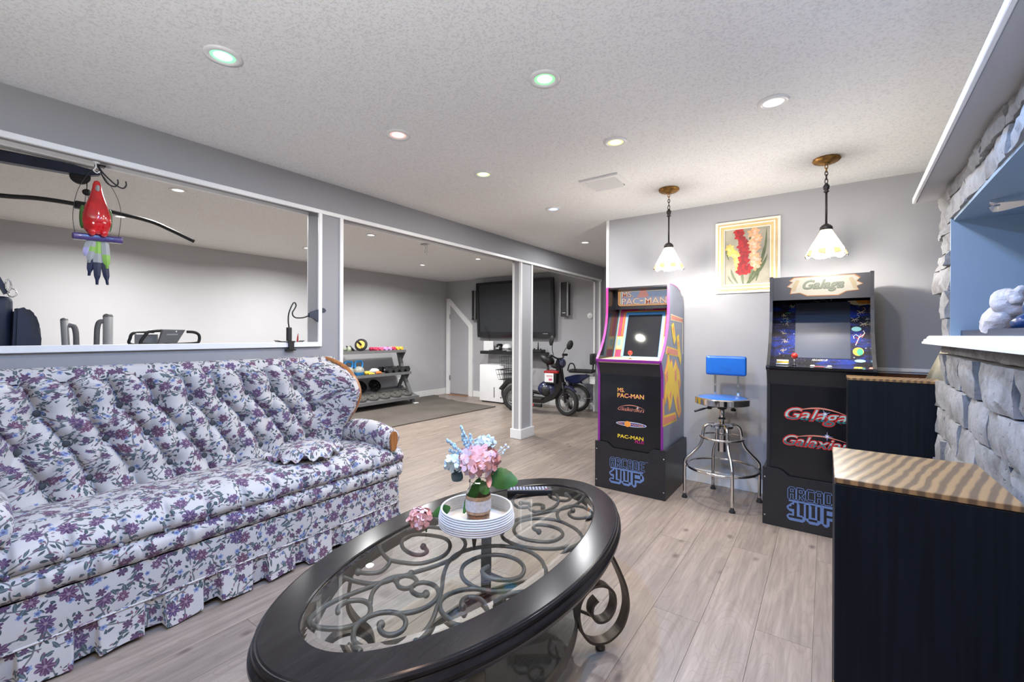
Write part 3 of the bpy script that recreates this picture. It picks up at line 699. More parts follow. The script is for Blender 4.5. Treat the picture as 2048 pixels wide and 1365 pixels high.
for y in (Y0 + .12, Y1 - .12):
    for x in (-2.56, -2.16): b = B(); cyl(b, (x, y, 0), (x, y, .08), .022, 10, .03); obj('leg', b, M['oak'], sofa, True)
# arms: a padded scroll with an oak face
for sgn in (1, -1):
    yc = ctr + sgn * (1.668 - ctr) + (.068 if sgn < 0 else 0)
    sec = []
    for k in range(22):
        a = -PI * .62 + k / 21 * (PI * 1.9); sec.append((math.cos(a), math.sin(a)))
    xs = np.linspace(-2.54, -2.062, 30); G = np.zeros((30, 22, 3)); UV = np.zeros((30, 22, 2))
    for i, x in enumerate(xs):
        t = i / 29; rr = .062 + .010 * math.sin(t * 3) - .020 * max(0, t - .93) / .07 * .9; zc = .505 + .028 * math.sin(t * PI * .9); yw = yc + sgn * .012 * t
        for j, (c, s) in enumerate(sec):
            G[i, j] = (x + .004 * math.sin(j), yw + sgn * rr * c * .95, zc + rr * 1.05 * s); UV[i, j] = (x + 7.3, j * .0175 + (sgn + 1))
    gridmesh('arm_roll', G, UV, M['floral'], sofa)
    b = B(); box(b, -2.55, -2.085, *sorted((yc - sgn * .045, yc + sgn * .065)), .30, .50, .02, seg=3); obj('arm_panel', b, M['floral'], sofa, True)
    b = B(); lathe(b, [(.0, .0), (.052, .0), (.057, -.006), (.055, -.02)], seg=24, M=Matrix.Translation((-2.058, yc + sgn * .012, .520)) @ Matrix.Rotation(PI / 2, 4, 'Y'))
    obj('arm_front', b, M['floral'], sofa, True)
    face = [(yc + sgn * (.012 + a), c) for a, c in [(-.012, .452), (.02, .452), (.030, .50), (.034, .535), (.022, .560), (.0, .565), (-.018, .548), (-.022, .51)]]
    b = B(); prism(b, face, YZ(-2.060), 0, .014); bmesh.ops.bevel(b, geom=list(b.edges), offset=.003, segments=2, affect='EDGES'); obj('oak_arm_face', b, M['oak'], sofa, 40)
# heart-shaped ruffled cushion
pil = thing('ruffled_cushion', 'flat ruffled floral cushion lying on the right end of the sofa seat', 'cushion', (-2.27, 1.275, .489), math.radians(18))
nr, na = 16, 90; G = np.zeros((na, nr * 2, 3)); UV = np.zeros((na, nr * 2, 2))
for i in range(na):
    a = 2 * PI * i / (na - 1); R = .205 * (1 + .16 * math.cos(2 * a) - .10 * math.cos(a) ** 8 + .03 * math.cos(5 * a + 1))
    for j in range(nr * 2):
        top = j < nr; t = (j / (nr - 1)) if top else ((2 * nr - 1 - j) / (nr - 1)); r = R * t
        body = max(0, 1 - (t / .80) ** 2.4) ** .5 * .050
        ruf = (max(0, t - .78) / .22) * .017 * math.sin(a * 17 + .7) + (max(0, t - .78) / .22) * .010 * math.sin(a * 7)
        z = (body if top else -body * .25) + ruf + .012; z = max(z, -.0 + .002 * t)
        G[i, j] = (r * math.cos(a) * .80, r * math.sin(a) * 1.12, z); UV[i, j] = (r * math.cos(a) + 9, r * math.sin(a) + (0 if top else 3))
gridmesh('cover', G, UV, M['floral'], pil, world=False)

# ================================================================== COFFEE TABLE
TC = Vector((-.917, 1.124, 0)); TA = math.radians(-.52)     # major axis along local y
tab = thing('coffee_table', 'oval dark wood coffee table with glass top over wrought scrollwork', 'table', TC, -TA)
def T2(x, y): return (x, y)
def ell(a, b_, n=96): return [(b_ * math.cos(2 * PI * k / n), a * math.sin(2 * PI * k / n)) for k in range(n)]
AO, BO, AI, BI = .711, .386, .604, .280
prof = [(0, .452), (0, .4600), (.004, .4625), (.086, .4625), (.0895, .4600), (.0925, .4605), (.097, .456), (.0985, .449), (.0965, .445), (.1015, .441), (.106, .433), (.1065, .425), (.102, .420), (.100, .416), (.098, .408), (.090, .404), (.0, .404), (.0, .452)]
b = B(); N_ = 144; rings = []
for k in range(N_):
    a = 2 * PI * k / N_; ring = []
    for dd, z in prof[:-1]:
        A_, B_ = AI + dd, BI + dd; ring.append(b.verts.new((B_ * math.cos(a), A_ * math.sin(a), z)))
    rings.append(ring)
for k in range(N_):
    A_, D_ = rings[k], rings[(k + 1) % N_]
    for j in range(len(A_)): f = b.faces.new((A_[j], A_[(j + 1) % len(A_)], D_[(j + 1) % len(A_)], D_[j]))
obj('oval_rim', b, M['espresso'], tab, 22, world=False)
b = B(); A0 = [b.verts.new((x, y, .4520)) for x, y in ell(AI - .001, BI - .001)]; A1 = [b.verts.new((x, y, .4572)) for x, y in ell(AI - .001, BI - .001)]
A2 = [b.verts.new((x, y, .4608)) for x, y in ell(AI - .022, BI - .022)]; n_ = len(A0)
b.faces.new(A0[::-1]); b.faces.new(A2)
for k in range(n_):
    j = (k + 1) % n_; b.faces.new((A0[k], A0[j], A1[j], A1[k])); b.faces.new((A1[k], A1[j], A2[j], A2[k]))
obj('glass_top', b, M['glass'], tab, world=False)
# scrollwork: traced strokes, table coordinates
SCROLL = [[(-0.1468,-0.1283),(-0.1117,-0.144),(-0.1134,-0.172),(-0.1484,-0.1824),(-0.2005,-0.1688),(-0.2378,-0.1312),(-0.2302,-0.0851),(-0.1805,-0.0566),(-0.1226,-0.0471),(-0.0743,-0.0787),(-0.0508,-0.1375),(-0.0751,-0.2067),(-0.1299,-0.2372),(-0.1717,-0.2496)],[(-0.1869,-0.3447),(-0.157,-0.3314),(-0.1352,-0.3062),(-0.1455,-0.2733),(-0.1617,-0.2525),(-0.2139,-0.235),(-0.2702,-0.2035),(-0.2807,-0.1366),(-0.2848,-0.0906),(-0.2637,-0.0354),(-0.191,0.0023),(-0.113,0.002),(-0.0447,-0.0364),(-0.016,-0.1121),(-0.0273,-0.1863),(-0.0566,-0.2615),(-0.0909,-0.3468),(-0.1416,-0.3753),(-0.2005,-0.3878)],[(-0.0566,-0.2615),(-0.0869,-0.3428),(-0.114,-0.4371),(-0.1174,-0.5021),(-0.0991,-0.5419),(-0.065,-0.5486),(-0.0302,-0.5333),(-0.0034,-0.5091),(0.0083,-0.4789),(-0.001,-0.446),(-0.0312,-0.4233),(-0.0642,-0.4236),(-0.0889,-0.4468),(-0.0867,-0.4748),(-0.0676,-0.4886)],[(0.0541,-0.4555),(0.0652,-0.4674),(0.0893,-0.4712),(0.1082,-0.458),(0.1089,-0.432),(0.0867,-0.4092),(0.0507,-0.4046),(0.0169,-0.4279),(0.0042,-0.465),(0.0175,-0.5009),(0.0508,-0.5266),(0.0798,-0.5283)],[(-0.0662,-0.3076),(-0.036,-0.3253),(-0.0121,-0.3211),(-0.0033,-0.301),(-0.0165,-0.2772),(-0.0485,-0.2725),(-0.0813,-0.2998),(-0.0879,-0.3418),(-0.0685,-0.3856),(-0.0302,-0.4223)],[(0.0518,-0.3065),(0.0409,-0.3216),(0.0099,-0.3189),(-0.0063,-0.2961),(0.0085,-0.2709),(0.0464,-0.2666),(0.0826,-0.2913),(0.0941,-0.3362),(0.0824,-0.3753),(0.0596,-0.4005)],[(0.162,-0.4445),(0.1516,-0.3926),(0.118,-0.3329),(0.0674,-0.2634),(0.0168,-0.2009),(-0.0198,-0.1302),(-0.0164,-0.0652),(0.029,0.0013),(0.0857,0.0348),(0.1496,0.0444),(0.2088,0.0219),(0.2492,-0.0227),(0.2667,-0.0796),(0.2561,-0.1237),(0.2364,-0.1519),(0.1888,-0.1963),(0.1299,-0.2068),(0.0737,-0.1873),(0.0373,-0.1377),(0.0437,-0.0756),(0.0853,-0.0292),(0.1452,-0.0197),(0.1914,-0.0453),(0.2098,-0.0911),(0.1852,-0.1303),(0.1394,-0.1487),(0.1012,-0.1321),(0.0999,-0.0981)],[(0.1677,-0.2915),(0.1515,-0.2776),(0.1513,-0.2516),(0.1802,-0.2404),(0.2163,-0.256),(0.2326,-0.2829),(0.2269,-0.32),(0.1901,-0.3443),(0.1471,-0.3407),(0.1129,-0.317),(0.1006,-0.2831),(0.1142,-0.242),(0.1449,-0.2117),(0.1888,-0.1963)],[(0.1034,0.1819),(0.0743,0.1927),(0.067,0.2196),(0.1038,0.241),(0.1548,0.2384),(0.1862,0.2017),(0.1777,0.1456),(0.134,0.1162),(0.074,0.1077),(0.0247,0.1422),(0.0041,0.208),(0.0366,0.2653),(0.1033,0.2989),(0.1774,0.2856),(0.2318,0.2481),(0.2492,0.1943),(0.2229,0.12),(0.1603,0.0745),(0.1025,0.0559),(0.0364,0.0673),(0.0001,0.104),(-0.0114,0.1549)],[(0.1162,0.4161),(0.1186,0.3771),(0.1558,0.3574),(0.1895,0.3897),(0.1851,0.4357),(0.1428,0.4673),(0.1008,0.4629),(0.0702,0.4177),(0.0808,0.3537),(0.1183,0.3031)],[(0.016,0.5512),(0.0482,0.5275),(0.0485,0.4915),(0.0097,0.4761),(-0.0375,0.4977),(-0.0631,0.5665),(-0.039,0.6064),(0.0247,0.6097),(0.0848,0.5738),(0.0978,0.4679),(0.0596,0.3736),(0.0045,0.2741),(-0.0159,0.2109),(-0.0103,0.1409)],[(-0.0923,0.3602),(-0.0634,0.3744),(-0.0451,0.3446),(-0.0739,0.3183),(-0.1252,0.3499),(-0.1528,0.4166),(-0.1324,0.4788),(-0.0918,0.5302),(-0.0803,0.5793),(-0.1073,0.568),(-0.1361,0.5393),(-0.1612,0.5072),(-0.1564,0.4826)],[(0.0066,0.3711),(-0.0056,0.394),(-0.0385,0.3827),(-0.0401,0.3407),(-0.0029,0.32),(0.0288,0.3503),(0.0403,0.4074),(0.0217,0.4722),(-0.0188,0.5259)],[(-0.2397,0.0708),(-0.2695,0.0486),(-0.2855,0.0804),(-0.2832,0.1112),(-0.2828,0.1158)]]
for pts in SCROLL:
    b = B(); pp = [Vector((x, y, .437)) for x, y in pts]
    pp = cr(pp, 4); tube(b, pp, .0062, 8)
    if (pp[0] - pp[1]).length > 0: ball(b, pp[0], .0105, u=8, v=6)
    obj('scroll', b, M['rod'], tab, True, world=False)
def strip_leg(ang, name='scroll_leg'):
    """flat iron scroll standing in a radial plane; foot at the origin of (r, z)"""
    ca, sa = math.cos(ang), math.sin(ang); fx, fy = .300 * ca * 1.0, .0
    pr = [(-.012, .405), (.03, .35), (.070, .275), (.098, .205), (.105, .135), (.082, .072), (.040, .038), (0, .030), (-.045, .042), (-.080, .085), (-.094, .145), (-.082, .200), (-.040, .235), (.010, .232), (.046, .200), (.050, .150), (.025, .112), (-.015, .108), (-.040, .135), (-.038, .168), (-.018, .186)]
    pr2 = [(-.03, .405), (-.022, .36), (-.020, .31), (-.045, .262), (-.085, .215), (-.096, .15)]
    return pr, pr2
for (lx, ly) in ((.262, .350), (-.262, .350), (.262, -.350), (-.262, -.350)):
    R_ = Vector((lx, ly, 0)).normalized(); N2 = Vector((-R_.y, R_.x, 0)); O = Vector((lx, ly, 0)); b = B()
    for k, pr in enumerate(strip_leg(0)):
        tube(b, cr([O + R_ * r + Vector((0, 0, z)) for r, z in pr], 6), .01, flat=(.040, .009), up=N2)
    obj('scroll_leg', b, M['bronze'], tab, world=False)
    b = B(); lathe(b, [(0, 0), (.016, 0), (.018, .008), (.010, .014), (.010, .030), (0, .032)], (O.x, O.y, 0), 12); obj('foot', b, M['bronze'], tab, True, world=False)
AL, BL, OX = .42, .222, .030; b = B(); prism(b, [(x + OX, y) for x, y in ell(AL, BL, 96)], XY(.102), 0, .008)
obj('lower_glass', b, M['smoke'], tab, world=False)
b = B(); tube(b, [(x + OX, y, .104) for x, y in ell(AL + .006, BL + .006, 96)], .01, closed=True, flat=(.030, .010), up=(0, 0, 1)); obj('shelf_band', b, M['bronze'], tab, world=False)
for sy in (-.36, .36):
    b = B(); tube(b, [(-.26, sy, .10), (.26, sy, .10)], .006, 8); obj('stretcher', b, M['bronze'], tab, True, world=False)


# ================================================================== ARCADE CABINETS
def textmesh(txt, size, extrude=.0004, offset=0, shear=0, space=1.0, align='CENTER'):
    cu = bpy.data.curves.new('txt', 'FONT'); cu.body = txt; cu.size = size; cu.extrude = extrude; cu.offset = offset; cu.shear = shear
    cu.space_character = space; cu.align_x = align; cu.align_y = 'CENTER'; cu.resolution_u = 3
    o = bpy.data.objects.new('txt', cu); C.objects.link(o); dg = bpy.context.evaluated_depsgraph_get(); dg.update()
    me = bpy.data.meshes.new_from_object(o.evaluated_get(dg)); bpy.data.objects.remove(o); bpy.data.curves.remove(cu); return me
def put_text(name, txt, mat, parent, M4, w=None, h=None, **kw):
    """text fitted to a w x h rectangle (metres) centred on the origin of M4; text plane = local xy of M4"""
    me = textmesh(txt, .1, **kw); co = np.empty(len(me.vertices) * 3, np.float32); me.vertices.foreach_get('co', co); co = co.reshape(-1, 3)
    lo, hi = co.min(0), co.max(0); c = (lo + hi) / 2; co[:, :2] -= c[:2]
    if w: co[:, 0] *= w / (hi[0] - lo[0])
    if h: co[:, 1] *= h / (hi[1] - lo[1])
    me.vertices.foreach_set('co', co.ravel()); me.transform(WM[parent].inverted() @ M4); me.update()
    o = link(name, me, M[mat], parent); return o
def MF(x, y, z): return Matrix.Translation((x, y, z)) @ Matrix.Rotation(PI / 2, 4, 'X')     # upright, facing -Y
BZ0, BZ1 = Vector((0, 3.30, .955)), Vector((0, 3.44, 1.345)); BD = (BZ1 - BZ0).normalized(); BN = Vector((0, -BD.z, BD.y))
def onb(a, s, d): return Vector((a, 0, 0)) + BZ0 + BD * s + BN * d
def MB(a, s, d): 
    m = Matrix((( 1, 0, 0, 0), (0, BD.y, BN.y, 0), (0, BD.z, BN.z, 0), (0, 0, 0, 1))); return Matrix.Translation(onb(a, s, d)) @ m
def decal(name, polys, mat, parent, fn, d, th=.0006):
    for p in polys: b = B(); prism(b, p, fn, d, d + th); o = obj(name, b, M[mat] if isinstance(mat, str) else mat, parent)
    return o
FY = lambda y: (lambda a, c, d: (a, y - d, c))
R = lambda x0, x1, z0, z1: [(x0, z0), (x1, z0), (x1, z1), (x0, z1)]
GLY = {'A': ['.###.', '#...#', '#...#', '#####', '#...#', '#...#', '#...#'], 'R': ['####.', '#...#', '#...#', '####.', '#.#..', '#..#.', '#...#'], 'C': ['.####', '#....', '#....', '#....', '#....', '#....', '.####'],
       'D': ['####.', '#...#', '#...#', '#...#', '#...#', '#...#', '####.'], 'E': ['#####', '#....', '#....', '####.', '#....', '#....', '#####'], '1': ['..#..', '.##..', '###..', '..#..', '..#..', '..#..', '#####'],
       'U': ['#...#', '#...#', '#...#', '#...#', '#...#', '#...#', '.###.'], 'P': ['####.', '#...#', '#...#', '####.', '#....', '#....', '#....']}
def riser_logo(x0, x1, z0, z1, y, parent):
    W_, H_ = 80, 64; g = np.zeros((H_, W_), bool); big = np.zeros((H_, W_), bool)
    def putg(ch, cx, cy, sx, sy, arr):
        for r_, row in enumerate(GLY[ch]):
            for c_, q in enumerate(row):
                if q == '#': arr[cy + r_ * sy:cy + (r_ + 1) * sy, cx + c_ * sx:cx + (c_ + 1) * sx] = True
    def dil(a, n):
        for _ in range(n):
            o_ = a.copy(); o_[1:] |= a[:-1]; o_[:-1] |= a[1:]; o_[:, 1:] |= a[:, :-1]; o_[:, :-1] |= a[:, 1:]; a = o_
        return a
    for i, ch in enumerate('ARCADE'): putg(ch, 3 + i * 13, 3, 2, 3, g)
    gb = g.copy(); gb[:, 1:] |= g[:, :-1]; g = gb
    for ch, cx in (('1', 4), ('U', 29), ('P', 54)): putg(ch, cx, 30, 4, 4, big)
    bb = dil(big, 3); bb[2:, 1:] |= bb[:-2, :-1]; blue = dil(g, 1) | bb; g = g | big; blue[26:29, 4:76] = True
    cw, chh = (x1 - x0) / W_, (z1 - z0) / H_
    for nm, arr, mt, d in (('logo_outline', blue & ~g, 'p_logo', .0004), ('logo_letters', g, 'p_black', .0004)):
        b = B()
        for r_ in range(H_):
            c_ = 0
            while c_ < W_:
                if arr[r_, c_]:
                    e = c_
                    while e < W_ and arr[r_, e]: e += 1
                    X0, X1, Z1, Z0 = x0 + c_ * cw, x0 + e * cw, z1 - r_ * chh, z1 - (r_ + 1) * chh
                    b.faces.new([b.verts.new(p) for p in ((X0, y - d, Z0), (X1, y - d, Z0), (X1, y - d, Z1), (X0, y - d, Z1))]); c_ = e
                else: c_ += 1
        obj(nm, b, M[mt], parent)
    put_text('trademark', 'TM', 'p_logo', parent, MF(x1 + .013, y - .0008, z1 - .006), .016, .007)
SIDE = [(3.056, .30), (3.056, .84), (3.050, .865), (3.030, .915), (3.012, .945), (3.014, .955), (3.045, .985), (3.085, 1.030), (3.125, 1.087), (3.158, 1.150), (3.180, 1.215), (3.193, 1.28), (3.197, 1.36), (3.195, 1.492), (3.205, 1.499), (3.30, 1.500), (3.40, 1.490), (3.48, 1.468), (3.54, 1.430), (3.575, 1.385), (3.585, 1.34), (3.585, .30)]
def cabinet(name, label, x0, x1, kind):
    cx = (x0 + x1) / 2; t = thing(name, label, 'arcade machine', (cx, 3.3, 0))
    ed_up, ed_lo, side = (('magenta', 'purple', 'sidegray') if kind == 1 else ('blacksatin', 'blacksatin', 'blacksatin'))
    for xs in (x0, x1 - .014):
        b = B(); prism(b, SIDE, YZ(xs), 0, .014); 
        b.faces.ensure_lookup_table(); outer = (1 if xs > cx else 0)
        for f in b.faces:
            f.normal_update(); f.material_index = 1
        bmesh.ops.recalc_face_normals(b, faces=b.faces)
        for f in b.faces:
            if (f.normal.x > .9 and xs > cx) or (f.normal.x < -.9 and xs < cx): f.material_index = 0
        o = obj('side_panel', b, [M[side], M['blackgloss']], t, recalc=False)
        e = B(); pts = [(xs + .007, y - .0006, z) for y, z in SIDE[5:18]]; tube(e, pts, .01, flat=(.0165, .005), up=(1, 0, 0)); obj('edge_trim', e, M[ed_up], t)
        e = B(); pts = [(xs + .007, y - .0006, z) for y, z in SIDE[:6]]; tube(e, pts, .01, flat=(.0165, .005), up=(1, 0, 0)); obj('edge_trim', e, M[ed_lo], t)
    a0, a1 = x0 + .014, x1 - .014
    b = B(); box(b, a0, a1, 3.562, 3.574, .30, 1.36); obj('back_panel', b, M['blacksatin'], t)
    b = B(); prism(b, [(3.22, 1.497), (3.40, 1.484), (3.48, 1.462), (3.55, 1.41), (3.56, 1.35), (3.54, 1.35), (3.47, 1.445), (3.40, 1.47), (3.22, 1.485)], YZ(a0), 0, a1 - a0); obj('top_panel', b, M['blacksatin'], t)
    b = B(); box(b, a0, a1, 3.058, 3.070, .30, .842); obj('front_panel', b, M['blackgloss'], t)
    b = B(); prism(b, [(3.058, .842), (3.020, .938), (3.030, .942), (3.070, .842)], YZ(a0), 0, a1 - a0); obj('upper_front_panel', b, M['blacksatin'], t)
    dk = B(); prism(dk, [(3.010, .938), (3.010, .952), (3.31, .960), (3.31, .930), (3.03, .925)], YZ(a0 if kind == 1 else x0 - .004), 0, (a1 - a0) if kind == 1 else (x1 - x0 + .008)); obj('control_deck', dk, M['p_cream' if kind == 1 else 'blackgloss'], t)
    if kind == 1:
        b = B(); box(b, a0, a1, 3.006, 3.011, .936, .956, .001); obj('deck_trim', b, M['purple'], t)
    b = B(); prism(b, R(a0, a1, -.005, .42), onb, -.012, 0); obj('bezel', b, M['p_ltblue'] if kind == 1 else M['space'], t)
    return t, a0, a1
def riser(label, x0, x1, logo):
    t = thing('cabinet_riser', label, 'stand', ((x0 + x1) / 2, 3.3, 0), 0, None)
    fp = [(x0, .002), (x0, .343), (x0 + .085, .340), (x0 + .105, .330), (x0 + .135, .306), (x0 + .15, .304), (x1 - .125, .304), (x1 - .11, .312), (x1 - .095, .330), (x1 - .085, .338), (x1, .343), (x1, .002)]
    b = B(); prism(b, fp, FY(3.050), 0, .015); obj('front_board', b, M['blacksatin'], t)
    for xx in (x0, x1 - .015):
        b = B(); box(b, xx, xx + .015, 3.050, 3.585, .002, .335, .001); obj('side_board', b, M['blacksatin'], t)
    b = B(); box(b, x0 + .015, x1 - .015, 3.57, 3.585, .002, .335); obj('rear_board', b, M['blacksatin'], t)
    b = B(); box(b, x0 + .015, x1 - .015, 3.055, 3.57, .285, .300); obj('support_board', b, M['blacksatin'], t)
    for xx in (x0 + .012, x1 - .012):
        for zz in (.055, .283):
            b = B(); lathe(b, [(0, .002), (.004, .0015), (.005, 0)], seg=10, M=Matrix.Translation((xx, 3.035, zz)) @ Matrix.Rotation(PI / 2, 4, 'X')); obj('screw', b, M['steel'], t, True)
    riser_logo(*logo, 3.0345, t)
    return t
def joystick(x, y, z, t, s=1.0):
    b = B(); cyl(b, (x, y, z), (x, y, z + .034 * s), .0045, 10); lathe(b, [(0, .004), (.012, .003), (.016, 0)], (x, y, z), 16); obj('joystick_shaft', b, M['chrome'], t, True)
    b = B(); ball(b, (x, y, z + .046 * s), .0175, u=16, v=12); obj('joystick_ball', b, M['redball'], t, True)
def button(x, y, z, t, mat='p_white', r=.0125):
    b = B(); lathe(b, [(0, .007), (r * .7, .007), (r * .8, .003), (r, .003), (r, 0)], (x, y, z), 16); obj('push_button', b, M[mat], t, True)
# --- first cabinet
riser('black riser box under the pink-edged arcade machine, pixel lettering on its front', -1.400, -.882, (-1.290, -1.022, .048, .248))
t, a0, a1 = cabinet('arcade_machine', 'pink and purple edged arcade machine with yellow side print, left of the blue stool', -1.385, -.905, 1)
WM_t = t
def lin(p, n=None): return p
onm = FY(3.34)
b = B(); box(b, a0, a1, 3.342, 3.37, 1.335, 1.497); obj('marquee_box', b, M['blacksatin'], t)
MX0, MX1, MZ0, MZ1 = -1.348, -.932, 1.360, 1.491
def lit(name, col, es):
    n = NT(name); n.set(col=tuple(c * .045 for c in col), emit=col, es=es, rough=.5, spec=.2); M[name] = n.m
lit('m_orange', (.90, .36, .10), .45); lit('m_cream', (1.0, .80, .52), .38); lit('m_blue', (.45, .54, .75), .40); lit('m_pink', (1.0, .46, .40), .4); lit('m_red', (.75, .16, .06), .40); lit('m_white', (1, .93, .78), .45); lit('m_sage', (.36, .40, .30), .3); lit('m_shade', (.52, .56, .45), .34)
decal('marquee_print', [rrect(MX0, MX1, MZ0, MZ1, .022)], 'm_orange', t, onm, .000)
decal('marquee_print', [rrect(MX0 + .004, MX1 - .004, MZ0 + .004, MZ1 - .004, .019)], 'm_cream', t, onm, .0006)
decal('marquee_print', [rrect(MX0 + .008, MX1 - .008, MZ0 + .008, MZ1 - .008, .016)], 'm_orange', t, onm, .0012)
decal('marquee_print', [rrect(MX0 + .018, MX1 - .016, MZ0 + .012, MZ1 - .014, .010)], 'm_cream', t, onm, .0018)
decal('marquee_print', [rrect(MX0 + .028, MX1 - .022, MZ0 + .014, MZ1 - .020, .006)], 'm_blue', t, onm, .0024)
for dx, mt, of in ((0, 'm_red', .006), (0, 'm_white', 0)):
    d = .0031 + (.0006 if of == 0 else 0)
    put_text('marquee_lettering', 'MS.', mt, t, MF(-1.268, 3.34 - d, 1.452), .088, .044 + of * .8, offset=of * .6, extrude=.0003)
    put_text('marquee_lettering', 'PAC', mt, t, MF(-1.245, 3.34 - d, 1.396), .135, .048 + of, offset=of * .6, extrude=.0003)
    put_text('marquee_lettering', '-', mt, t, MF(-1.156, 3.34 - d, 1.398), .026, .010 + of, offset=of * .5, extrude=.0003)
    put_text('marquee_lettering', 'MAN', mt, t, MF(-1.048, 3.34 - d, 1.396), .165, .048 + of, offset=of * .6, extrude=.0003)
decal('marquee_print', [[(-1.19, 1.425), (-1.165, 1.475), (-1.12, 1.478), (-1.10, 1.43), (-1.14, 1.422)], [(-.985, 1.38), (-.975, 1.425), (-.948, 1.432), (-.940, 1.385)]], 'm_pink', t, onm, .0029)
# bezel print of the first cabinet
X0, X1 = -1.352, -.938
def band(name, mat, polys, d): decal(name, polys, mat, t, onb, d)
band('bezel_print', 'p_yellow', [R(-1.362, -.930, .012 - .018, .424), ], .0002)
band('bezel_print', 'p_magenta', [R(-1.358, -.934, .392, .421)], .0009)
band('bezel_print', 'p_pink', [R(-1.358, -1.312, .178, .392), R(-1.358, -1.312, -.004, .064), R(-.993, -.934, .178, .392), R(-.993, -.934, -.004, .064)], .0009)
band('bezel_print', 'p_orange', [R(-1.330, -1.318, .185, .385)], .0015)
band('bezel_print', 'p_cream', [R(-1.358, -1.312, .070, .172), R(-.993, -.934, .070, .172)], .0009)
band('bezel_print', 'p_mint', [R(-1.350, -1.322, .098, .150)], .0015)
band('bezel_print', 'p_yellow', [rrect(-1.311, -.994, -.004, .386, .012)], .0014)
band('bezel_print', 'p_blue', [rrect(-1.308, -.997, -.004, .383, .012)], .0020)
band('bezel_print', 'p_ltblue', [R(-1.308, -1.290, .0, .340), R(-1.017, -.997, .0, .340), R(-1.308, -.997, -.004, .012)], .0026)
band('bezel_print', 'p_green', [R(-1.21, -1.195, .398, .416), R(-1.188, -1.172, .398, .416)], .0015)
band('bezel_print', 'p_ltblue', [R(-1.160 + i * .022, -1.143 + i * .022, .400, .413) for i in range(3)], .0015)
b = B(); prism(b, R(-1.287, -1.020, .012, .356), onb, .0030, .0042); obj('screen', b, M['screen'], t)
joystick(-1.168, 3.13, .955, t)
for i, x in enumerate((-1.10, -1.02, -.985)): button(x, 3.10 + .03 * (i % 2), .954, t, 'p_white', .011)
decal('deck_print', [R(-1.09, -1.03, 3.06, 3.09)], 'p_salmon', t, XY(.9535), .0)
# front lower prints
ff = FY(3.0575)
for of, mt, d in ((.005, 'p_magenta', .0002), (0, 'p_yellow', .0010)):
    put_text('title_print', 'MS.', mt, t, MF(-1.208, 3.0575 - d, .732), .052, .030, offset=of, extrude=.0003)
    put_text('title_print', 'PAC-MAN', mt, t, MF(-1.137, 3.0575 - d, .693), .196, .032, offset=of, extrude=.0003)
for of, mt, d in ((.004, 'p_salmon', .0002), (0, 'p_black', .0010), ):
    put_text('title_print', 'Galaxian', mt, t, MF(-1.135, 3.0575 - d, .597), .205, .030, offset=of, shear=.3, extrude=.0003)
def arc_poly(x0, x1, z, h_, th):
    n = 18; up = [(x0 + (x1 - x0) * i / n, z + h_ * math.sin(PI * i / n)) for i in range(n + 1)]; dn = [(a, c - th * math.sin(PI * (i + .3) / (n + .6))) for i, (a, c) in enumerate(up)]; return up + dn[::-1]
decal('title_print', [arc_poly(-1.225, -1.035, .608, .022, .005)], 'p_salmon', t, ff, .0012)
def star(cx, cz, r, n=4, r2=.18, rot=0): return [(cx + (r if k % 2 == 0 else r * r2) * math.cos(rot + PI * k / n), cz + (r if k % 2 == 0 else r * r2) * math.sin(rot + PI * k / n)) for k in range(2 * n)]
decal('title_print', [star(-1.083, .613, .014)], 'p_white', t, ff, .0018)
def oval(cx, cz, a, c, n=28): return [(cx + a * math.cos(2 * PI * k / n), cz + c * math.sin(2 * PI * k / n)) for k in range(n)]
decal('title_print', [oval(-1.132, .490, .112, .017)], 'p_white', t, ff, .0003); decal('title_print', [oval(-1.132, .490, .106, .013)], 'p_dkblue', t, ff, .0009)
decal('title_print', [oval(-1.158, .490, .024, .021)], 'p_orange', t, ff, .0012)
put_text('title_print', 'PAC', 'p_orange', t, MF(-1.205, 3.0575 - .0018, .490), .040, .015, extrude=.0003); put_text('title_print', 'MANIA', 'p_orange', t, MF(-1.088, 3.0575 - .0018, .490), .095, .015, extrude=.0003)
put_text('title_print', 'PAC-MAN', 'p_yellow', t, MF(-1.137, 3.0575 - .001, .397), .190, .026, offset=.002, extrude=.0003); put_text('title_print', 'PLUS', 'p_magenta', t, MF(-1.070, 3.0575 - .002, .372), .066, .022, offset=.002, shear=.2, extrude=.0003)
# side print: bands and abstract flame shapes
sp = YZ(-.905)
def sdecal(mat, polys, d): decal('side_print', polys, mat, t, sp, d)
sdecal('p_cream', [[(3.235, 1.285), (3.560, 1.262), (3.560, 1.228), (3.235, 1.240)]], .0003); sdecal('p_salmon', [[(3.235, 1.278), (3.552, 1.256), (3.552, 1.234), (3.235, 1.247)]], .0009)
sdecal('p_cream', [[(3.545, 1.262), (3.560, 1.262), (3.560, .985), (3.545, .985)]], .0003)
sdecal('p_yellow', [[(3.14, 1.055), (3.44, 1.020), (3.46, .965), (3.11, 1.000)]], .0003); sdecal('p_salmon', [[(3.145, 1.046), (3.43, 1.013), (3.44, .975), (3.12, 1.008)]], .0009)
flame = [(3.07, .70), (3.10, .80), (3.08, .87), (3.13, .93), (3.17, 1.02), (3.21, .93), (3.26, .96), (3.30, .88), (3.36, .95), (3.41, .90), (3.47, .86), (3.50, .76), (3.46, .70), (3.49, .62), (3.52, .54), (3.46, .50), (3.38, .56), (3.33, .64), (3.29, .70), (3.25, .62), (3.19, .58), (3.17, .66), (3.12, .72), (3.09, .64)]
sdecal('p_orange', [flame], .0003); cxm, czm = 3.29, .76
sdecal('p_yellow', [[(cxm + (a - cxm) * .90, czm + (c - czm) * .92) for a, c in flame]], .0010)
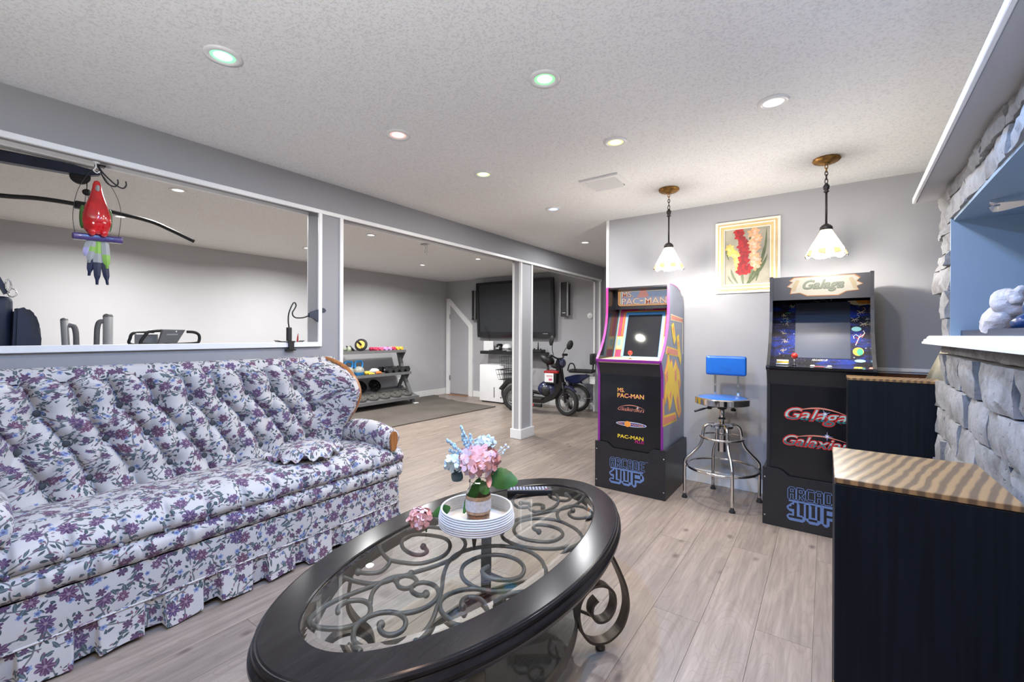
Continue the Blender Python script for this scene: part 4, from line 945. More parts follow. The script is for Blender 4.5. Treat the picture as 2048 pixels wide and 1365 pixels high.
sdecal('p_salmon', [[(3.11, .86), (3.15, .90), (3.16, .82), (3.12, .79)], [(3.33, .86), (3.37, .89), (3.38, .80), (3.34, .78)], [(3.42, .80), (3.46, .78), (3.45, .70)], [(3.38, .64), (3.41, .70), (3.47, .56), (3.44, .54)], [(3.20, .70), (3.24, .74), (3.24, .66)]], .0018)
sdecal('p_yellow', [[(3.24, 1.20), (3.30, 1.225), (3.33, 1.16), (3.36, 1.10), (3.31, 1.06), (3.27, 1.12)], [(3.38, 1.12), (3.44, 1.14), (3.47, 1.04), (3.51, .95), (3.49, .90), (3.42, .98)]], .0015)
sdecal('p_orange', [[(3.27, 1.18), (3.30, 1.20), (3.31, 1.13)], [(3.41, 1.08), (3.44, 1.09), (3.45, 1.01)]], .0022)
sdecal('p_yellow', [[(3.045, .70), (3.075, .68), (3.08, .575), (3.36, .560), (3.40, .49), (3.045, .50)]], .0003); sdecal('p_salmon', [[(3.052, .69), (3.066, .68), (3.07, .56), (3.35, .545), (3.375, .505), (3.052, .512)]], .0010)
# --- second cabinet
riser('black riser box under the starfield arcade machine behind the black cabinets', -.306, .212, (-.185, .083, .050, .258))
t, a0, a1 = cabinet('arcade_machine', 'black edged arcade machine with starfield print, right of the blue stool', -.285, .222, 2)
b = B(); box(b, a0, a1, 3.203, 3.235, 1.352, 1.490); obj('marquee_box', b, M['blacksatin'], t)
def spiky():
    L = [(-.160, 1.490), (-.184, 1.470), (-.166, 1.462), (-.196, 1.434), (-.172, 1.424), (-.180, 1.388), (-.130, 1.392), (-.092, 1.372)]
    Rr = [(.062, 1.370), (.10, 1.392), (.158, 1.398), (.146, 1.420), (.176, 1.433), (.148, 1.450), (.164, 1.470), (.138, 1.490)]
    return L + Rr
fm = FY(3.203)
decal('marquee_print', [spiky()], 'm_orange', t, fm, .0003); decal('marquee_print', [[(-.010 + (a + .010) * .97, 1.432 + (c - 1.432) * .93) for a, c in spiky()]], 'm_white', t, fm, .001)
decal('marquee_print', [[(-.165, 1.44), (-.145, 1.475), (-.128, 1.470), (-.140, 1.440), (-.150, 1.405), (-.168, 1.402)], [(.145, 1.44), (.125, 1.475), (.108, 1.470), (.120, 1.440), (.132, 1.405), (.148, 1.404)]], 'm_cream', t, fm, .0018)
put_text('marquee_lettering', 'Galaga', 'm_sage', t, MF(-.012, 3.203 - .0022, 1.432), .205, .075, offset=.004, shear=.35, extrude=.0003)
put_text('marquee_lettering', 'Galaga', 'm_shade', t, MF(-.014, 3.203 - .0030, 1.435), .200, .068, offset=.001, shear=.35, extrude=.0003)
b = B(); prism(b, R(-.158, .124, .040, .412), onb, .0008, .0026); 
n = NT('screen_film'); co = n.co(); n.set(col=(.055, .065, .095), rough=.33, spec=.35); n.bump(n.noise(n.map(co, scale=(1, .3, .3)), 25, 3)[0], .08, .004); M['film'] = n.m
obj('screen', b, M['film'], t)
def od(name, mat, polys, d=.0008): decal(name, polys, mat, t, onb, d)
od('bezel_print', 'p_yellow', [oval(.160, .088, .026, .026)]); od('bezel_print', 'p_green', [[(x, s) for x, s in oval(.168, .086, .015, .021) ]], .0015)
od('bezel_print', 'p_cream', [[(.112, .42), (.118, .405), (.140, .392), (.175, .386), (.213, .392), (.213, .42)]]); od('bezel_print', 'p_orange', [[(.150, .42), (.165, .400), (.213, .396), (.213, .42)]], .0015)
M['p_cyan'] = plain('pale_cyan_print', (.42, .85, .80), .2); od('bezel_print', 'p_cyan', [oval(.153, .232, .024, .015), oval(.168, .030, .026, .009)])
def squig(mat, strokes, wd=.0014):
    b = B()
    for st in strokes: tube(b, [onb(a, s, .0012) for a, s in st], wd, 4)
    obj('bezel_line_print', b, M[mat], t)['kind'] = 'stuff'
def tail(cx, cs, sc_): return [(cx + sc_ * a, cs + sc_ * s) for a, s in ((-.9, -.6), (-.3, -.2), (.3, .1), (.9, .6), (.8, 1.1), (.3, 1.2))]
squig('p_cream', [tail(cx, cs, .022) for cx, cs in ((.178, .345), (.148, .297), (.190, .268))] + [[(cx + dx, cs + ds), (cx + dx * .2 - .004, cs + ds * .1)] for cx, cs in ((.178, .345), (.148, .297), (.190, .268)) for dx, ds in ((-.02, .008), (-.016, -.014), (-.004, -.018), (.010, -.014), (.018, -.006))], .0013)
squig('p_white', [[(.186, .222), (.192, .205), (.180, .190), (.164, .175), (.156, .150), (.148, .128)], [(.170, .180), (.150, .196), (.138, .186), (.142, .170)]], .0022)
squig('p_red', [[(.175, .20), (.160, .172)], [(.150, .18), (.165, .160)], [(.160, .140), (.148, .150)], [(.190, .195), (.178, .178)]], .0020)
rb = random.Random(3)
bugs = []
for cx, cs, n_ in ((-.180, .390, 7), (-.222, .335, 7), (-.205, .305, 6), (-.200, .280, 6), (-.227, .210, 11), (-.213, .149, 12), (-.219, .089, 13)):
    for k in range(n_):
        a = rb.uniform(0, 6.28); r_ = rb.uniform(.010, .024); bugs.append([(cx, cs), (cx + .5 * r_ * math.cos(a), cs + .5 * r_ * math.sin(a)), (cx + r_ * math.cos(a + .6), cs + r_ * math.sin(a + .6))])
squig('p_cream', bugs, .0008)
squig('p_green', [[(-.215, .345), (-.185, .347)], [(-.235, .306), (-.205, .308)], [(-.225, .285), (-.185, .292)], [(-.195, .385), (-.168, .398)]], .0016)
od('bezel_print', 'p_white', [star(cx, cs, .006, 4, .2) for cx, cs in ((.205, .300), (.196, .110), (.140, .050), (-.165, .200), (-.236, .283), (-.240, .062), (.03, .428))], .0015)
put_text('maker_print', 'ARCADE1UP', 'p_white', t, MB(-.028, .028, .0012), .080, .012, offset=.001, extrude=.0002)
squig('p_gray', [[(-.03, .418), (-.055, .422), (-.060, .435), (-.03, .438), (.0, .428), (.01, .418)]], .001)
joystick(-.150, 3.12, .957, t, 1.2)
for x in (-.060, .02): button(x, 3.08, .956, t, 'p_white', .012)
decal('deck_print', [R(-.055, -.005, 3.05, 3.08)], 'p_red', t, XY(.9555), 0)
for x, mt in ((.14, 'p_yellow'), (.155, 'p_yellow'), (.205, 'p_salmon')): button(x, 3.05, .955, t, mt, .013)
for of, mt, d in ((.006, 'p_red', .0002), (0, 'p_mint', .0010)):
    if of == 0:
        n = NT('two_tone_title_print'); sp_ = n.n('ShaderNodeSeparateXYZ'); n.put(sp_.inputs[0], n.co()); zc_ = sp_.outputs[2]
        up_ = n.m_('GREATER_THAN', zc_, .60); th_ = n.m_('ADD', n.m_('MULTIPLY', up_, .655), n.m_('MULTIPLY', n.m_('SUBTRACT', 1, up_), .513))
        n.set(col=n.mix(n.m_('GREATER_THAN', zc_, th_), (.03, .16, .17), (.38, .58, .52)), rough=.4); M['two_tone'] = n.m; mt = 'two_tone'
    put_text('title_print', 'Galaga', mt, t, MF(-.046, 3.0575 - d, .665), .292 + of * 2, .088 + of * 2, offset=of * .9, shear=.35, extrude=.0003)
    put_text('title_print', 'Galaxian', mt, t, MF(-.040, 3.0575 - d, .518), .318 + of * 2, .056 + of * 2, offset=of * .8, shear=.35, extrude=.0003)
decal('title_print', [arc_poly(-.155, .105, .688, .034, .009), arc_poly(-.160, .110, .535, .028, .008)], 'p_salmon', t, ff, .0014)
decal('title_print', [star(.0, .688, .028, 4, .14, .4), star(.010, .562, .028, 4, .14)], 'p_lav', t, ff, .0022); decal('title_print', [star(.0, .688, .014, 4, .25, .4 + PI / 4), star(.010, .562, .014, 4, .25, PI / 4)], 'p_white', t, ff, .0028)
# small box of cards on the deck
t = thing('card_deck', 'small white and yellow stack of cards on the starfield machine deck', 'cards', (-.212, 3.14, .9575))
for k, mt in enumerate(('p_white', 'p_yellow', 'p_white')):
    b = B(); obox(b, (0, 0, .005 + k * .009), (.062, .04, .0085), (0, 0, .1 * k - .1), .001); obj('card', b, M[mt], t, world=False)

# ================================================================== BAR STOOL
t = thing('swivel_stool', 'chrome swivel bar stool with blue vinyl backrest between the two arcade machines', 'stool', (-.577, 3.302, 0))
feet = [(-.797, 3.196), (-.671, 3.497), (-.481, 3.097), (-.361, 3.400)]
ctrS = Vector((-.577, 3.298, 0))
for fx, fy in feet:
    F = Vector((fx, fy, 0)); D = (F - ctrS); L_ = D.length; D.normalize(); b = B()
    pr = [(.052, .520), (.085, .518), (.112, .498), (.122, .46), (.127, .41), (.150, .36), (.195, .31), (L_ - .008, .27), (L_, .23), (L_, .02)]
    pp = cr([ctrS + D * r + Vector((0, 0, z)) for r, z in pr], 5); tube(b, pp, .0105, 10); obj('leg', b, M['chrome'], t, True)
    b = B(); lathe(b, [(0, 0), (.019, 0), (.019, .006), (.013, .018), (.012, .026), (0, .026)], (fx, fy, 0), 14); obj('foot_cap', b, M['rubber'], t, True)
for r_, z, nm, rr in ((.222, .225, 'foot_ring', .010), (.136, .432, 'upper_ring', .008)):
    b = B(); tube(b, [ctrS + Vector((r_ * math.cos(a * PI / 24), r_ * math.sin(a * PI / 24), z)) for a in range(48)], rr, 8, closed=True); obj(nm, b, M['chrome'], t, True)
b = B(); lathe(b, [(0, .528), (.052, .526), (.072, .515), (.073, .500), (.05, .494), (.026, .490), (.026, .335), (0, .335)], (ctrS.x, ctrS.y, 0), 28); obj('hub', b, M['chrome'], t, 40)
b = B(); cyl(b, ctrS + Vector((0, 0, .52)), ctrS + Vector((0, 0, .66)), .0165, 16); obj('gas_post', b, M['chrome'], t, True)
b = B(); lathe(b, [(0, .556), (.024, .556), (.022, .566), (0, .566)], (ctrS.x, ctrS.y, 0), 18); lathe(b, [(0, .622), (.028, .626), (.038, .650), (.05, .660), (0, .660)], (ctrS.x, ctrS.y, 0), 18); obj('collar', b, M['black'], t, 40)
b = B(); lathe(b, [(0, .660), (.166, .660), (.172, .664), (.173, .700), (.168, .706), (.158, .708), (.152, .706)], (ctrS.x, ctrS.y, 0), 48); obj('seat_rim', b, M['chrome'], t, 40)
b = B(); lathe(b, [(.156, .704), (.14, .709), (.08, .714), (0, .716)], (ctrS.x, ctrS.y, 0), 48); obj('seat_pad', b, M['bluevinyl'], t, True)
b = B(); tube(b, cr([ctrS + Vector(q) for q in ((0, -.02, .642), (-.05, -.05, .640), (-.10, -.08, .628), (-.155, -.11, .608))], 4), [.004] * 8 + [.007] * 5, 8); obj('height_lever', b, M['black'], t, True)
for dx in (-.075, .075):
    b = B(); cyl(b, ctrS + Vector((dx, -.03, .66)), ctrS + Vector((dx, -.03, .632)), .005, 8); lathe(b, [(0, .622), (.015, .622), (.017, .632), (.012, .640), (0, .640)], (ctrS.x + dx, ctrS.y - .03, 0), 12); obj('knob', b, M['black'], t, True)
    b = B(); tube(b, cr([(ctrS.x + dx, ctrS.y + .02, .658), (ctrS.x + dx, ctrS.y + .10, .658), (ctrS.x + dx, ctrS.y + .155, .675), (ctrS.x + dx, ctrS.y + .165, .74), (ctrS.x + dx, ctrS.y + .166, .90)], 5), .01, flat=(.014, .004), up=(1, 0, 0)); obj('back_strut', b, M['chrome'], t)
b = B(); n1, n2 = 20, 12; V = []
for i in range(n1 + 1):
    for j in range(n2 + 1): pass
box(b, ctrS.x - .132, ctrS.x + .132, ctrS.y + .130, ctrS.y + .175, .846, .985, .020, seg=4)
for v in b.verts: v.co.y += .9 * (v.co.x - ctrS.x) ** 2 * -1 + .0
obj('backrest', b, M['bluevinyl'], t, 50)

# ================================================================== BLACK WOOD CABINETS BY THE CHIMNEY
def wood_cab(label, x0, x1, y0, y1, h_):
    t = thing('wood_cabinet', label, 'cabinet', ((x0 + x1) / 2, (y0 + y1) / 2, 0))
    b = B(); box(b, x0, x1, y0, y1, 0, h_ - .014, .002); obj('body', b, M['ashside'], t)
    b = B(); box(b, x0 - .001, x1 + .001, y0 - .001, y1 + .001, h_ - .013, h_, .0015); obj('top', b, M['ashtop'], t)
    for k in range(6): 
        b = B(); lathe(b, [(0, .0012), (.003, .001), (.0035, 0)], seg=8, M=Matrix.Translation((x0, y0 + .012, .06 + k * .05)) @ Matrix.Rotation(-PI / 2, 4, 'Y')); obj('pin', b, M['brass'], t, True)
    return t
wood_cab('near black wood cabinet with lit grained top in the right foreground', .019, .322, 1.285, 1.635, .800)
wood_cab('farther black wood cabinet between the chimney and the starfield machine', .093, .452, 2.815, 2.985, .921)

# ================================================================== PENDANT LAMPS
def pendant(label, x, y, wcol, watt):
    t = thing('pendant_lamp', label, 'pendant lamp', (x, y, ZC), 0, 'stained glass pendants over the arcade machines')
    b = B(); lathe(b, [(0, -.034), (.018, -.034), (.022, -.028), (.05, -.024), (.062, -.016), (.066, -.008), (.062, 0), (0, 0)], seg=32, fn=lambda a, z: 1 + .03 * math.cos(a * 16)); obj('canopy', b, M['brass'], t, 50, world=False)
    z = -.034
    for k in range(5):
        b = B(); L_ = .022 if k < 3 else .026; M_ = Matrix.Rotation(PI / 2 * (k % 2) + .3, 4, 'Z'); pts = []
        for a in range(14):
            th = 2 * PI * a / 14; v = Vector((.007 * math.cos(th), 0, -L_ * .62 * math.sin(th))); v = M_ @ v; v.z += z - L_ * .55; pts.append(v)
        tube(b, pts, .0022, 6, closed=True); obj('chain_link', b, M['brass' if k < 2 else 'darkiron'], t, True, world=False); z -= L_ * .86
    b = B(); lathe(b, [(0, z - .0), (.006, z - .004), (.016, z - .020), (.014, z - .036), (.008, z - .044), (.015, z - .050), (.006, z - .058), (0, z - .058)], seg=10); obj('finial', b, M['darkiron'], t, True, world=False)
    b = B(); cyl(b, (0, 0, z - .055), (0, 0, -.372), .0055, 10); obj('rod', b, M['darkiron'], t, True, world=False)
    b = B(); lathe(b, [(0, -.362), (.007, -.366), (.022, -.376), (.030, -.386), (.031, -.400), (.027, -.402)], seg=24); obj('cap', b, M['darkiron'], t, True, world=False)
    # shade: 16 facets, top radius .026, bottom .098
    for ring_, (r0, z0, r1, z1) in enumerate([(.026, -.398, .088, -.520), (.088, -.520, .099, -.548)]):
        pass
    b = B(); NS = 16
    def P_(k, r, z_): a = 2 * PI * k / NS; return Vector((r * math.cos(a), r * math.sin(a), z_))
    for k in range(NS):
        vs = [b.verts.new(p) for p in (P_(k, .026, -.398), P_(k + 1, .026, -.398), P_(k + 1, .086, -.516), P_(k, .086, -.516))]; b.faces.new(vs)
    obj('glass_shade', b, M['shade'], t, world=False)
    b = B()
    for k in range(NS):
        dz = .010 * math.sin(k * 2.4); vs = [b.verts.new(p) for p in (P_(k, .086, -.516), P_(k + 1, .086, -.516), P_(k + 1, .098, -.545 + .010 * math.sin((k + 1) * 2.4)), P_(k, .098, -.545 + dz))]; f = b.faces.new(vs); f.material_index = k % 2
    obj('shade_border', b, [M['shade'], M['shade_amber']], t, world=False)
    b = B()
    for k in range(NS): cyl(b, P_(k, .0262, -.398), P_(k, .087, -.517), .0009, 4)
    obj('lead_line', b, M['lead'], t, world=False)
    b = B(); tube(b, [P_(k, .0985, -.545 + .010 * math.sin(k * 2.4)) for k in range(NS)], .0018, 5, closed=True); tube(b, [P_(k, .0865, -.516) for k in range(NS)], .0012, 5, closed=True); obj('shade_edge', b, M['darkiron'], t, world=False)
    b = B()
    for k in range(NS): ball(b, P_(k + .5, .0985, -.549), .0035, u=6, v=4)
    obj('beads', b, M['darkiron'], t, True, world=False); 
    b = B(); ball(b, (0, 0, -.515), .024, (1, 1, 1.2), 16, 10); obj('bulb', b, M['bulb'], t, True, world=False)
    ld = bpy.data.lights.new('bulb_light', 'POINT'); ld.energy = watt; ld.color = wcol; ld.shadow_soft_size = .022
    lo = bpy.data.objects.new('bulb_light', ld); C.objects.link(lo); lo.parent = t; lo.location = (0, 0, -.545)
n = NT('lit_opal_glass'); n.set(col=(.85, .78, .65), emit=(1, .88, .70), es=5.0, rough=.3); 
def see_through(n, f):
    tr = n.n('ShaderNodeBsdfTransparent'); mx = n.n('ShaderNodeMixShader'); mx.inputs[0].default_value = f
    out = [q for q in n.t.nodes if q.type == 'OUTPUT_MATERIAL'][0]; n.L.new(n.b.outputs[0], mx.inputs[1]); n.L.new(tr.outputs[0], mx.inputs[2]); n.L.new(mx.outputs[0], out.inputs[0])
see_through(n, .68); M['shade'] = n.m
n = NT('lit_amber_glass'); n.set(col=(.6, .35, .12), emit=(.95, .62, .28), es=.9, rough=.3); M['shade_amber'] = n.m
n = NT('bulb_glow'); n.set(col=(1, 1, 1), emit=(1, .9, .7), es=14); M['bulb'] = n.m
M['lead'] = plain('lead_came', (.30, .22, .14), .5, .3)
pendant('stained glass pendant lamp hanging above the pink-edged machine', -.869, 3.046, (1, .95, .88), 27)
pendant('stained glass pendant lamp hanging above the starfield machine', .002, 3.030, (1, .95, .88), 27)

# ================================================================== PAINTING
t = thing('framed_painting', 'cream framed oil painting of red, yellow and peach gladioli between the pendants', 'painting', (-.463, YA, 1.708))
x0, x1, z0, z1 = -.676, -.257, 1.443, 1.974
def frame_ring(o_, i_, d0, d1, mt):
    b = B(); ring_prism(b, R(x0 + o_, x1 - o_, z0 + o_, z1 - o_), R(x0 + i_, x1 - i_, z0 + i_, z1 - i_), FY(YA), d0, d1); bmesh.ops.bevel(b, geom=list(b.edges), offset=.0015, affect='EDGES'); obj('frame', b, M[mt], t)
frame_ring(0, .020, .0, .018, 'ivory'); frame_ring(.019, .030, .0, .026, 'gold'); frame_ring(.029, .040, .0, .034, 'ivory'); frame_ring(.039, .056, .0, .028, 'gold'); frame_ring(.055, .064, .0, .022, 'ivory')
cx0, cx1, cz0, cz1 = x0 + .062, x1 - .062, z0 + .062, z1 - .062
b = B(); box(b, cx0 - .004, cx1 + .004, YA - .012, YA - .004, cz0 - .004, cz1 + .004); obj('canvas', b, M['paint_bg'], t)
W_, H_ = cx1 - cx0, cz1 - cz0; rp = random.Random(11); fp_ = FY(YA - .012); lay = [0.0002]
def pat(name, mat, polys):
    b = B()
    for p in polys: lay[0] += .000012; prism(b, [(cx0 + a * W_, cz0 + c * H_) for a, c in p], fp_, lay[0], lay[0] + .0002)
    obj(name, b, M[mat], t)
def blade(x, y, x2, y2, wd, bend):
    n = 9; L_, Rr = [], []
    for i in range(n + 1):
        s = i / n; px = x + (x2 - x) * s + bend * math.sin(PI * s); py = y + (y2 - y) * s; hw_ = wd * math.sin(PI * min(1, s * .9 + .1)) ** .8; L_.append((px - hw_, py)); Rr.append((px + hw_, py))
    return L_ + Rr[::-1]
pat('leaf_paint', 'a_leaf2', [blade(.30, .02, .15, .30, .03, -.03), blade(.42, .0, .38, .28, .03, 0), blade(.20, .02, .08, .18, .02, -.02), blade(.55, .0, .62, .30, .035, 0)])
pat('leaf_paint', 'a_leaf', [blade(.60, .05, .92, .98, .030, .10), blade(.55, .02, .95, .52, .040, .05), blade(.70, .05, .86, .66, .025, .02), blade(.10, .45, .04, .70, .015, -.02), blade(.58, .70, .60, 1.0, .02, -.02), blade(.50, .0, .80, .42, .03, 0), blade(.30, .45, .0, .42, .012, .0)])
def blossom(cx, cy, r, k=7):
    n = 24; ph = rp.uniform(0, 6); return [(cx + r * (.78 + .24 * math.cos(k * 2 * PI * i / n / 1.0 + ph) + .05 * rp.random()) * math.cos(2 * PI * i / n), cy + r * .78 * (.78 + .24 * math.cos(k * 2 * PI * i / n + ph)) * math.sin(2 * PI * i / n)) for i in range(n)]
def spike(pts, r0, m1, m2, nm):
    A_, B_ = [], []
    for i, (a, c) in enumerate(pts):
        for _ in range(3): A_.append(blossom(a + rp.uniform(-.05, .05), c + rp.uniform(-.03, .03), r0 * rp.uniform(.7, 1.05), 5))
        for _ in range(3): B_.append(blossom(a + rp.uniform(-.07, .07), c + rp.uniform(-.04, .04), r0 * rp.uniform(.25, .45), 5))
    pat(nm, m1, A_); pat(nm, m2, B_)
spike([(.14, .66), (.18, .58), (.24, .52), (.26, .44), (.30, .36), (.33, .28)], .095, 'a_yel', 'a_yel2', 'blossom_paint')
spike([(.64, .90), (.70, .82), (.62, .74), (.66, .66), (.66, .56), (.70, .48), (.70, .40), (.68, .34)], .115, 'a_peach', 'a_peach2', 'blossom_paint')
spike([(.36, .94), (.35, .86), (.42, .80), (.44, .72), (.42, .64), (.42, .56), (.44, .48), (.44, .40), (.42, .32), (.48, .26), (.38, .22)], .125, 'a_red', 'a_red2', 'blossom_paint')

# ================================================================== ON THE COFFEE TABLE
TT_ = .4632
t = thing('rope_tray', 'round white rope basket tray on short wooden feet on the coffee table', 'tray', (-.952, 1.132, TT_))
for k in range(8):
    b = B(); r_ = .1235 - max(0, k - 3) * .0016; tube(b, [(r_ * math.cos(a * PI / 30), r_ * math.sin(a * PI / 30), .044 + k * .0068) for a in range(60)], .0038, 8, closed=True); obj('rope_ring', b, M['basket'], t, True, world=False)
b = B(); lathe(b, [(0, .040), (.120, .040), (.120, .045), (0, .045)], seg=40); obj('tray_base', b, M['basket'], t, world=False)
for a in (-45, 45, 135, 225):
    b = B(); A_ = math.radians(a - 10); c_ = Vector((.088 * math.cos(A_), .088 * math.sin(A_), 0)); cyl(b, c_, c_ + Vector((0, 0, .040)), .006, 4, .013); obj('foot', b, M['oak'] if False else M['bronze'], t, world=False)
vase = thing('jar_bouquet_vase', 'glass jar wrapped in burlap and lace standing in the rope tray', 'vase', (-.950, 1.138, TT_ + .0455))
b = B(); lathe(b, [(0, .001), (.034, .001), (.040, .006), (.041, .09), (.036, .104), (.030, .110), (.030, .128), (.0325, .130), (.0325, .133), (.028, .133), (.0275, .110), (.033, .100), (.0375, .088), (.037, .008), (0, .004)], seg=32); obj('glass_jar', b, M['jar'], vase, 50, world=False)
b = B(); lathe(b, [(.0412, .030), (.0420, .034), (.0420, .084), (.0412, .088)], seg=32, fn=lambda a, z: 1 + .008 * math.sin(a * 9)); obj('burlap_wrap', b, M['burlap'], vase, True, world=False)
b = B(); lathe(b, [(.0428, .040), (.0434, .044), (.0434, .070), (.0428, .076)], seg=48, fn=lambda a, z: 1 + .012 * math.cos(a * 24) * (1 if z < .05 else .3)); obj('lace_band', b, M['lace'], vase, True, world=False)
b = B(); lathe(b, [(0, .005), (.0365, .006), (.0365, .028), (0, .030)], seg=24); obj('pebble_fill', b, M['gravel'], vase, True, world=False)
t = thing('flower_bouquet', 'bouquet of pink hydrangea, white blooms and frosted blue sprigs in the jar', 'flowers', (-.950, 1.138, TT_ + .16))
def petal(bm, c, d, size, rnd):
    d = d.normalized(); s = d.orthogonal().normalized(); s = (Matrix.Rotation(rnd.uniform(0, 6.28), 3, d) @ s); u = d.cross(s)
    for q in range(4):
        a = q * PI / 2 + rnd.uniform(-.2, .2); f = (s * math.cos(a) + u * math.sin(a)); g = d.cross(f)
        pts = [c, c + f * size * .5 + g * size * .42 + d * size * .18, c + f * size + g * size * .22 + d * size * rnd.uniform(.0, .35), c + f * size - g * size * .22 + d * size * rnd.uniform(0, .35), c + f * size * .5 - g * size * .42 + d * size * .18]
        vs = [bm.verts.new(p) for p in pts]; fc = bm.faces.new(vs); fc.smooth = True
def bloom(name, c, rad, n_, size, mats, parent, sq=.8, world=True):
    rnd = random.Random(name + str(c)); 
    b = B()
    for i in range(n_):
        z = 1 - 1.75 * (i + .5) / n_; th_ = i * 2.39996; r_ = math.sqrt(max(0, 1 - z * z)); d = Vector((r_ * math.cos(th_), r_ * math.sin(th_), z)); k0 = len(b.faces)
        petal(b, Vector(c) + Vector((d.x * rad, d.y * rad, d.z * rad * sq)) * rnd.uniform(.86, 1.05), d + Vector((rnd.uniform(-.3, .3),) * 3), size * rnd.uniform(.8, 1.15), rnd); b.faces.ensure_lookup_table()
        mi = 0 if rnd.random() < .62 else 1
        for f in b.faces[k0:]: f.material_index = mi
    ball(b, c, rad * .8, (1, 1, sq), 10, 8); b.faces.ensure_lookup_table()
    return obj(name, b, [M[m] for m in mats], parent, world=world, recalc=False)
bloom('hydrangea_head', (-.950, 1.141, .708), .060, 60, .026, ('petal', 'petal2'), t, .75)
bloom('white_bloom', (-1.018, 1.095, .700), .026, 18, .022, ('whitepetal', 'whitepetal'), t); bloom('white_bloom', (-.945, 1.165, .762), .028, 18, .022, ('whitepetal', 'whitepetal'), t, .6)
def leafmesh(name, base, tip, wdt, mat, parent, bend=.02, n_=8, serr=0):
    base, tip = Vector(base), Vector(tip); d = tip - base; s = d.cross(Vector((0, 0, 1))).normalized(); 
    if s.length < .1: s = Vector((1, 0, 0))
    
    s = d.cross(Vector((-.95, 1.14, -.47))).normalized(); nrm = s.cross(d).normalized(); b = B(); rows = []
    for i in range(n_ + 1):
        u = i / n_; w_ = wdt * math.sin(PI * min(1, u * .93 + .04)) ** .75 * (1 + serr * (i % 2)); c = base + d * u + nrm * bend * math.sin(PI * u)
        rows.append([b.verts.new(c - s * w_ + nrm * w_ * .25), b.verts.new(c), b.verts.new(c + s * w_ + nrm * w_ * .25)])
    for A_, D_ in zip(rows, rows[1:]):
        for k in (0, 1): b.faces.new((A_[k], A_[k + 1], D_[k + 1], D_[k]))
    return obj(name, b, M[mat], parent, True)
leafmesh('leaf', (-.930, 1.150, .660), (-.842, 1.215, .636), .034, 'leafg', t, .012, 12, .08); leafmesh('leaf', (-.945, 1.140, .650), (-.990, 1.108, .530), .017, 'leafg', t, .012, 12, .08)
leafmesh('leaf', (-.935, 1.135, .645), (-.900, 1.120, .610), .018, 'leafg', t, .01); leafmesh('leaf', (-1.000, 1.105, .672), (-1.018, 1.085, .640), .022, 'leafb', t, .006)
leafmesh('petal', (-.915, 1.150, .668), (-.905, 1.140, .625), .010, 'petal', t, .006)
rr = random.Random(2)
for tip in ((-1.000, 1.105, .822), (-1.036, 1.080, .776), (-1.035, 1.088, .742), (-.975, 1.122, .795), (-1.010, 1.12, .79)):
    b = B(); a = Vector((-.965, 1.128, .70)); tp = Vector(tip); tube(b, [a, a.lerp(tp, .5) + Vector((-.006, 0, .004)), tp], .0012, 5); obj('sprig_stem', b, M['frost'], t, True)
    b = B()
    for k in range(26):
        u = .35 + .65 * k / 25; c = a.lerp(tp, u) + Vector((rr.uniform(-1, 1), rr.uniform(-1, 1), rr.uniform(-.6, .6))) * .0085 * (1.3 - u); ball(b, c, .0042, (1, 1, 1.5), 6, 4)
    o = obj('sprig_buds', b, M['frost'], t, True); o['kind'] = 'stuff'
for dx, dz in ((0, 0), (.012, .010), (-.010, .008), (.004, .018), (-.004, -.01)):
    b = B(); ball(b, (-.880 + dx, 1.190 + dx * .5, .742 + dz), .004, (1, 1, 1.5), 6, 4); tube(b, [(-.915, 1.165, .715), (-.880 + dx, 1.190 + dx * .5, .742 + dz)], .0006, 4); obj('white_bud', b, M['whitepetal'], t, True)
t = thing('fallen_bloom', 'loose pink bloom with a leaf resting at the left side of the rope tray', 'flower', (-1.112, 1.033, TT_))
bloom('bloom_head', (-1.112, 1.028, TT_ + .046), .032, 28, .022, ('petal', 'petal2'), t, .9); b = B(); tube(b, [(-1.096, 1.04, TT_ + .002), (-1.099, 1.036, TT_ + .03)], .003, 6); obj('stem', b, M['leafg'], t)
leafmesh('leaf', (-1.078, 1.050, TT_ + .058), (-1.022, 1.078, TT_ + .100 - .01), .018, 'leafg', t, .006)
# remote control
t = thing('remote_control', 'black television remote lying on the far end of the coffee table', 'remote', (-1.020, 1.560, TT_), math.radians(38))
b = B(); box(b, -.095, .095, -.024, .024, .0, .017, .005, seg=2); obj('casing', b, M['black'], t, world=False)
rr = random.Random(8)
for i in range(12):
    for j in range(3):
        b = B(); x = -.078 + i * .0135; y = (j - 1) * .013; obox(b, (x, y, .0175), (.0078, .0078, .0022), (0, 0, 0), .0008); obj('key', b, M['g_red' if (i, j) == (11, 0) else ('p_gray' if (i + j) % 2 else 'p_lav')], t, world=False)

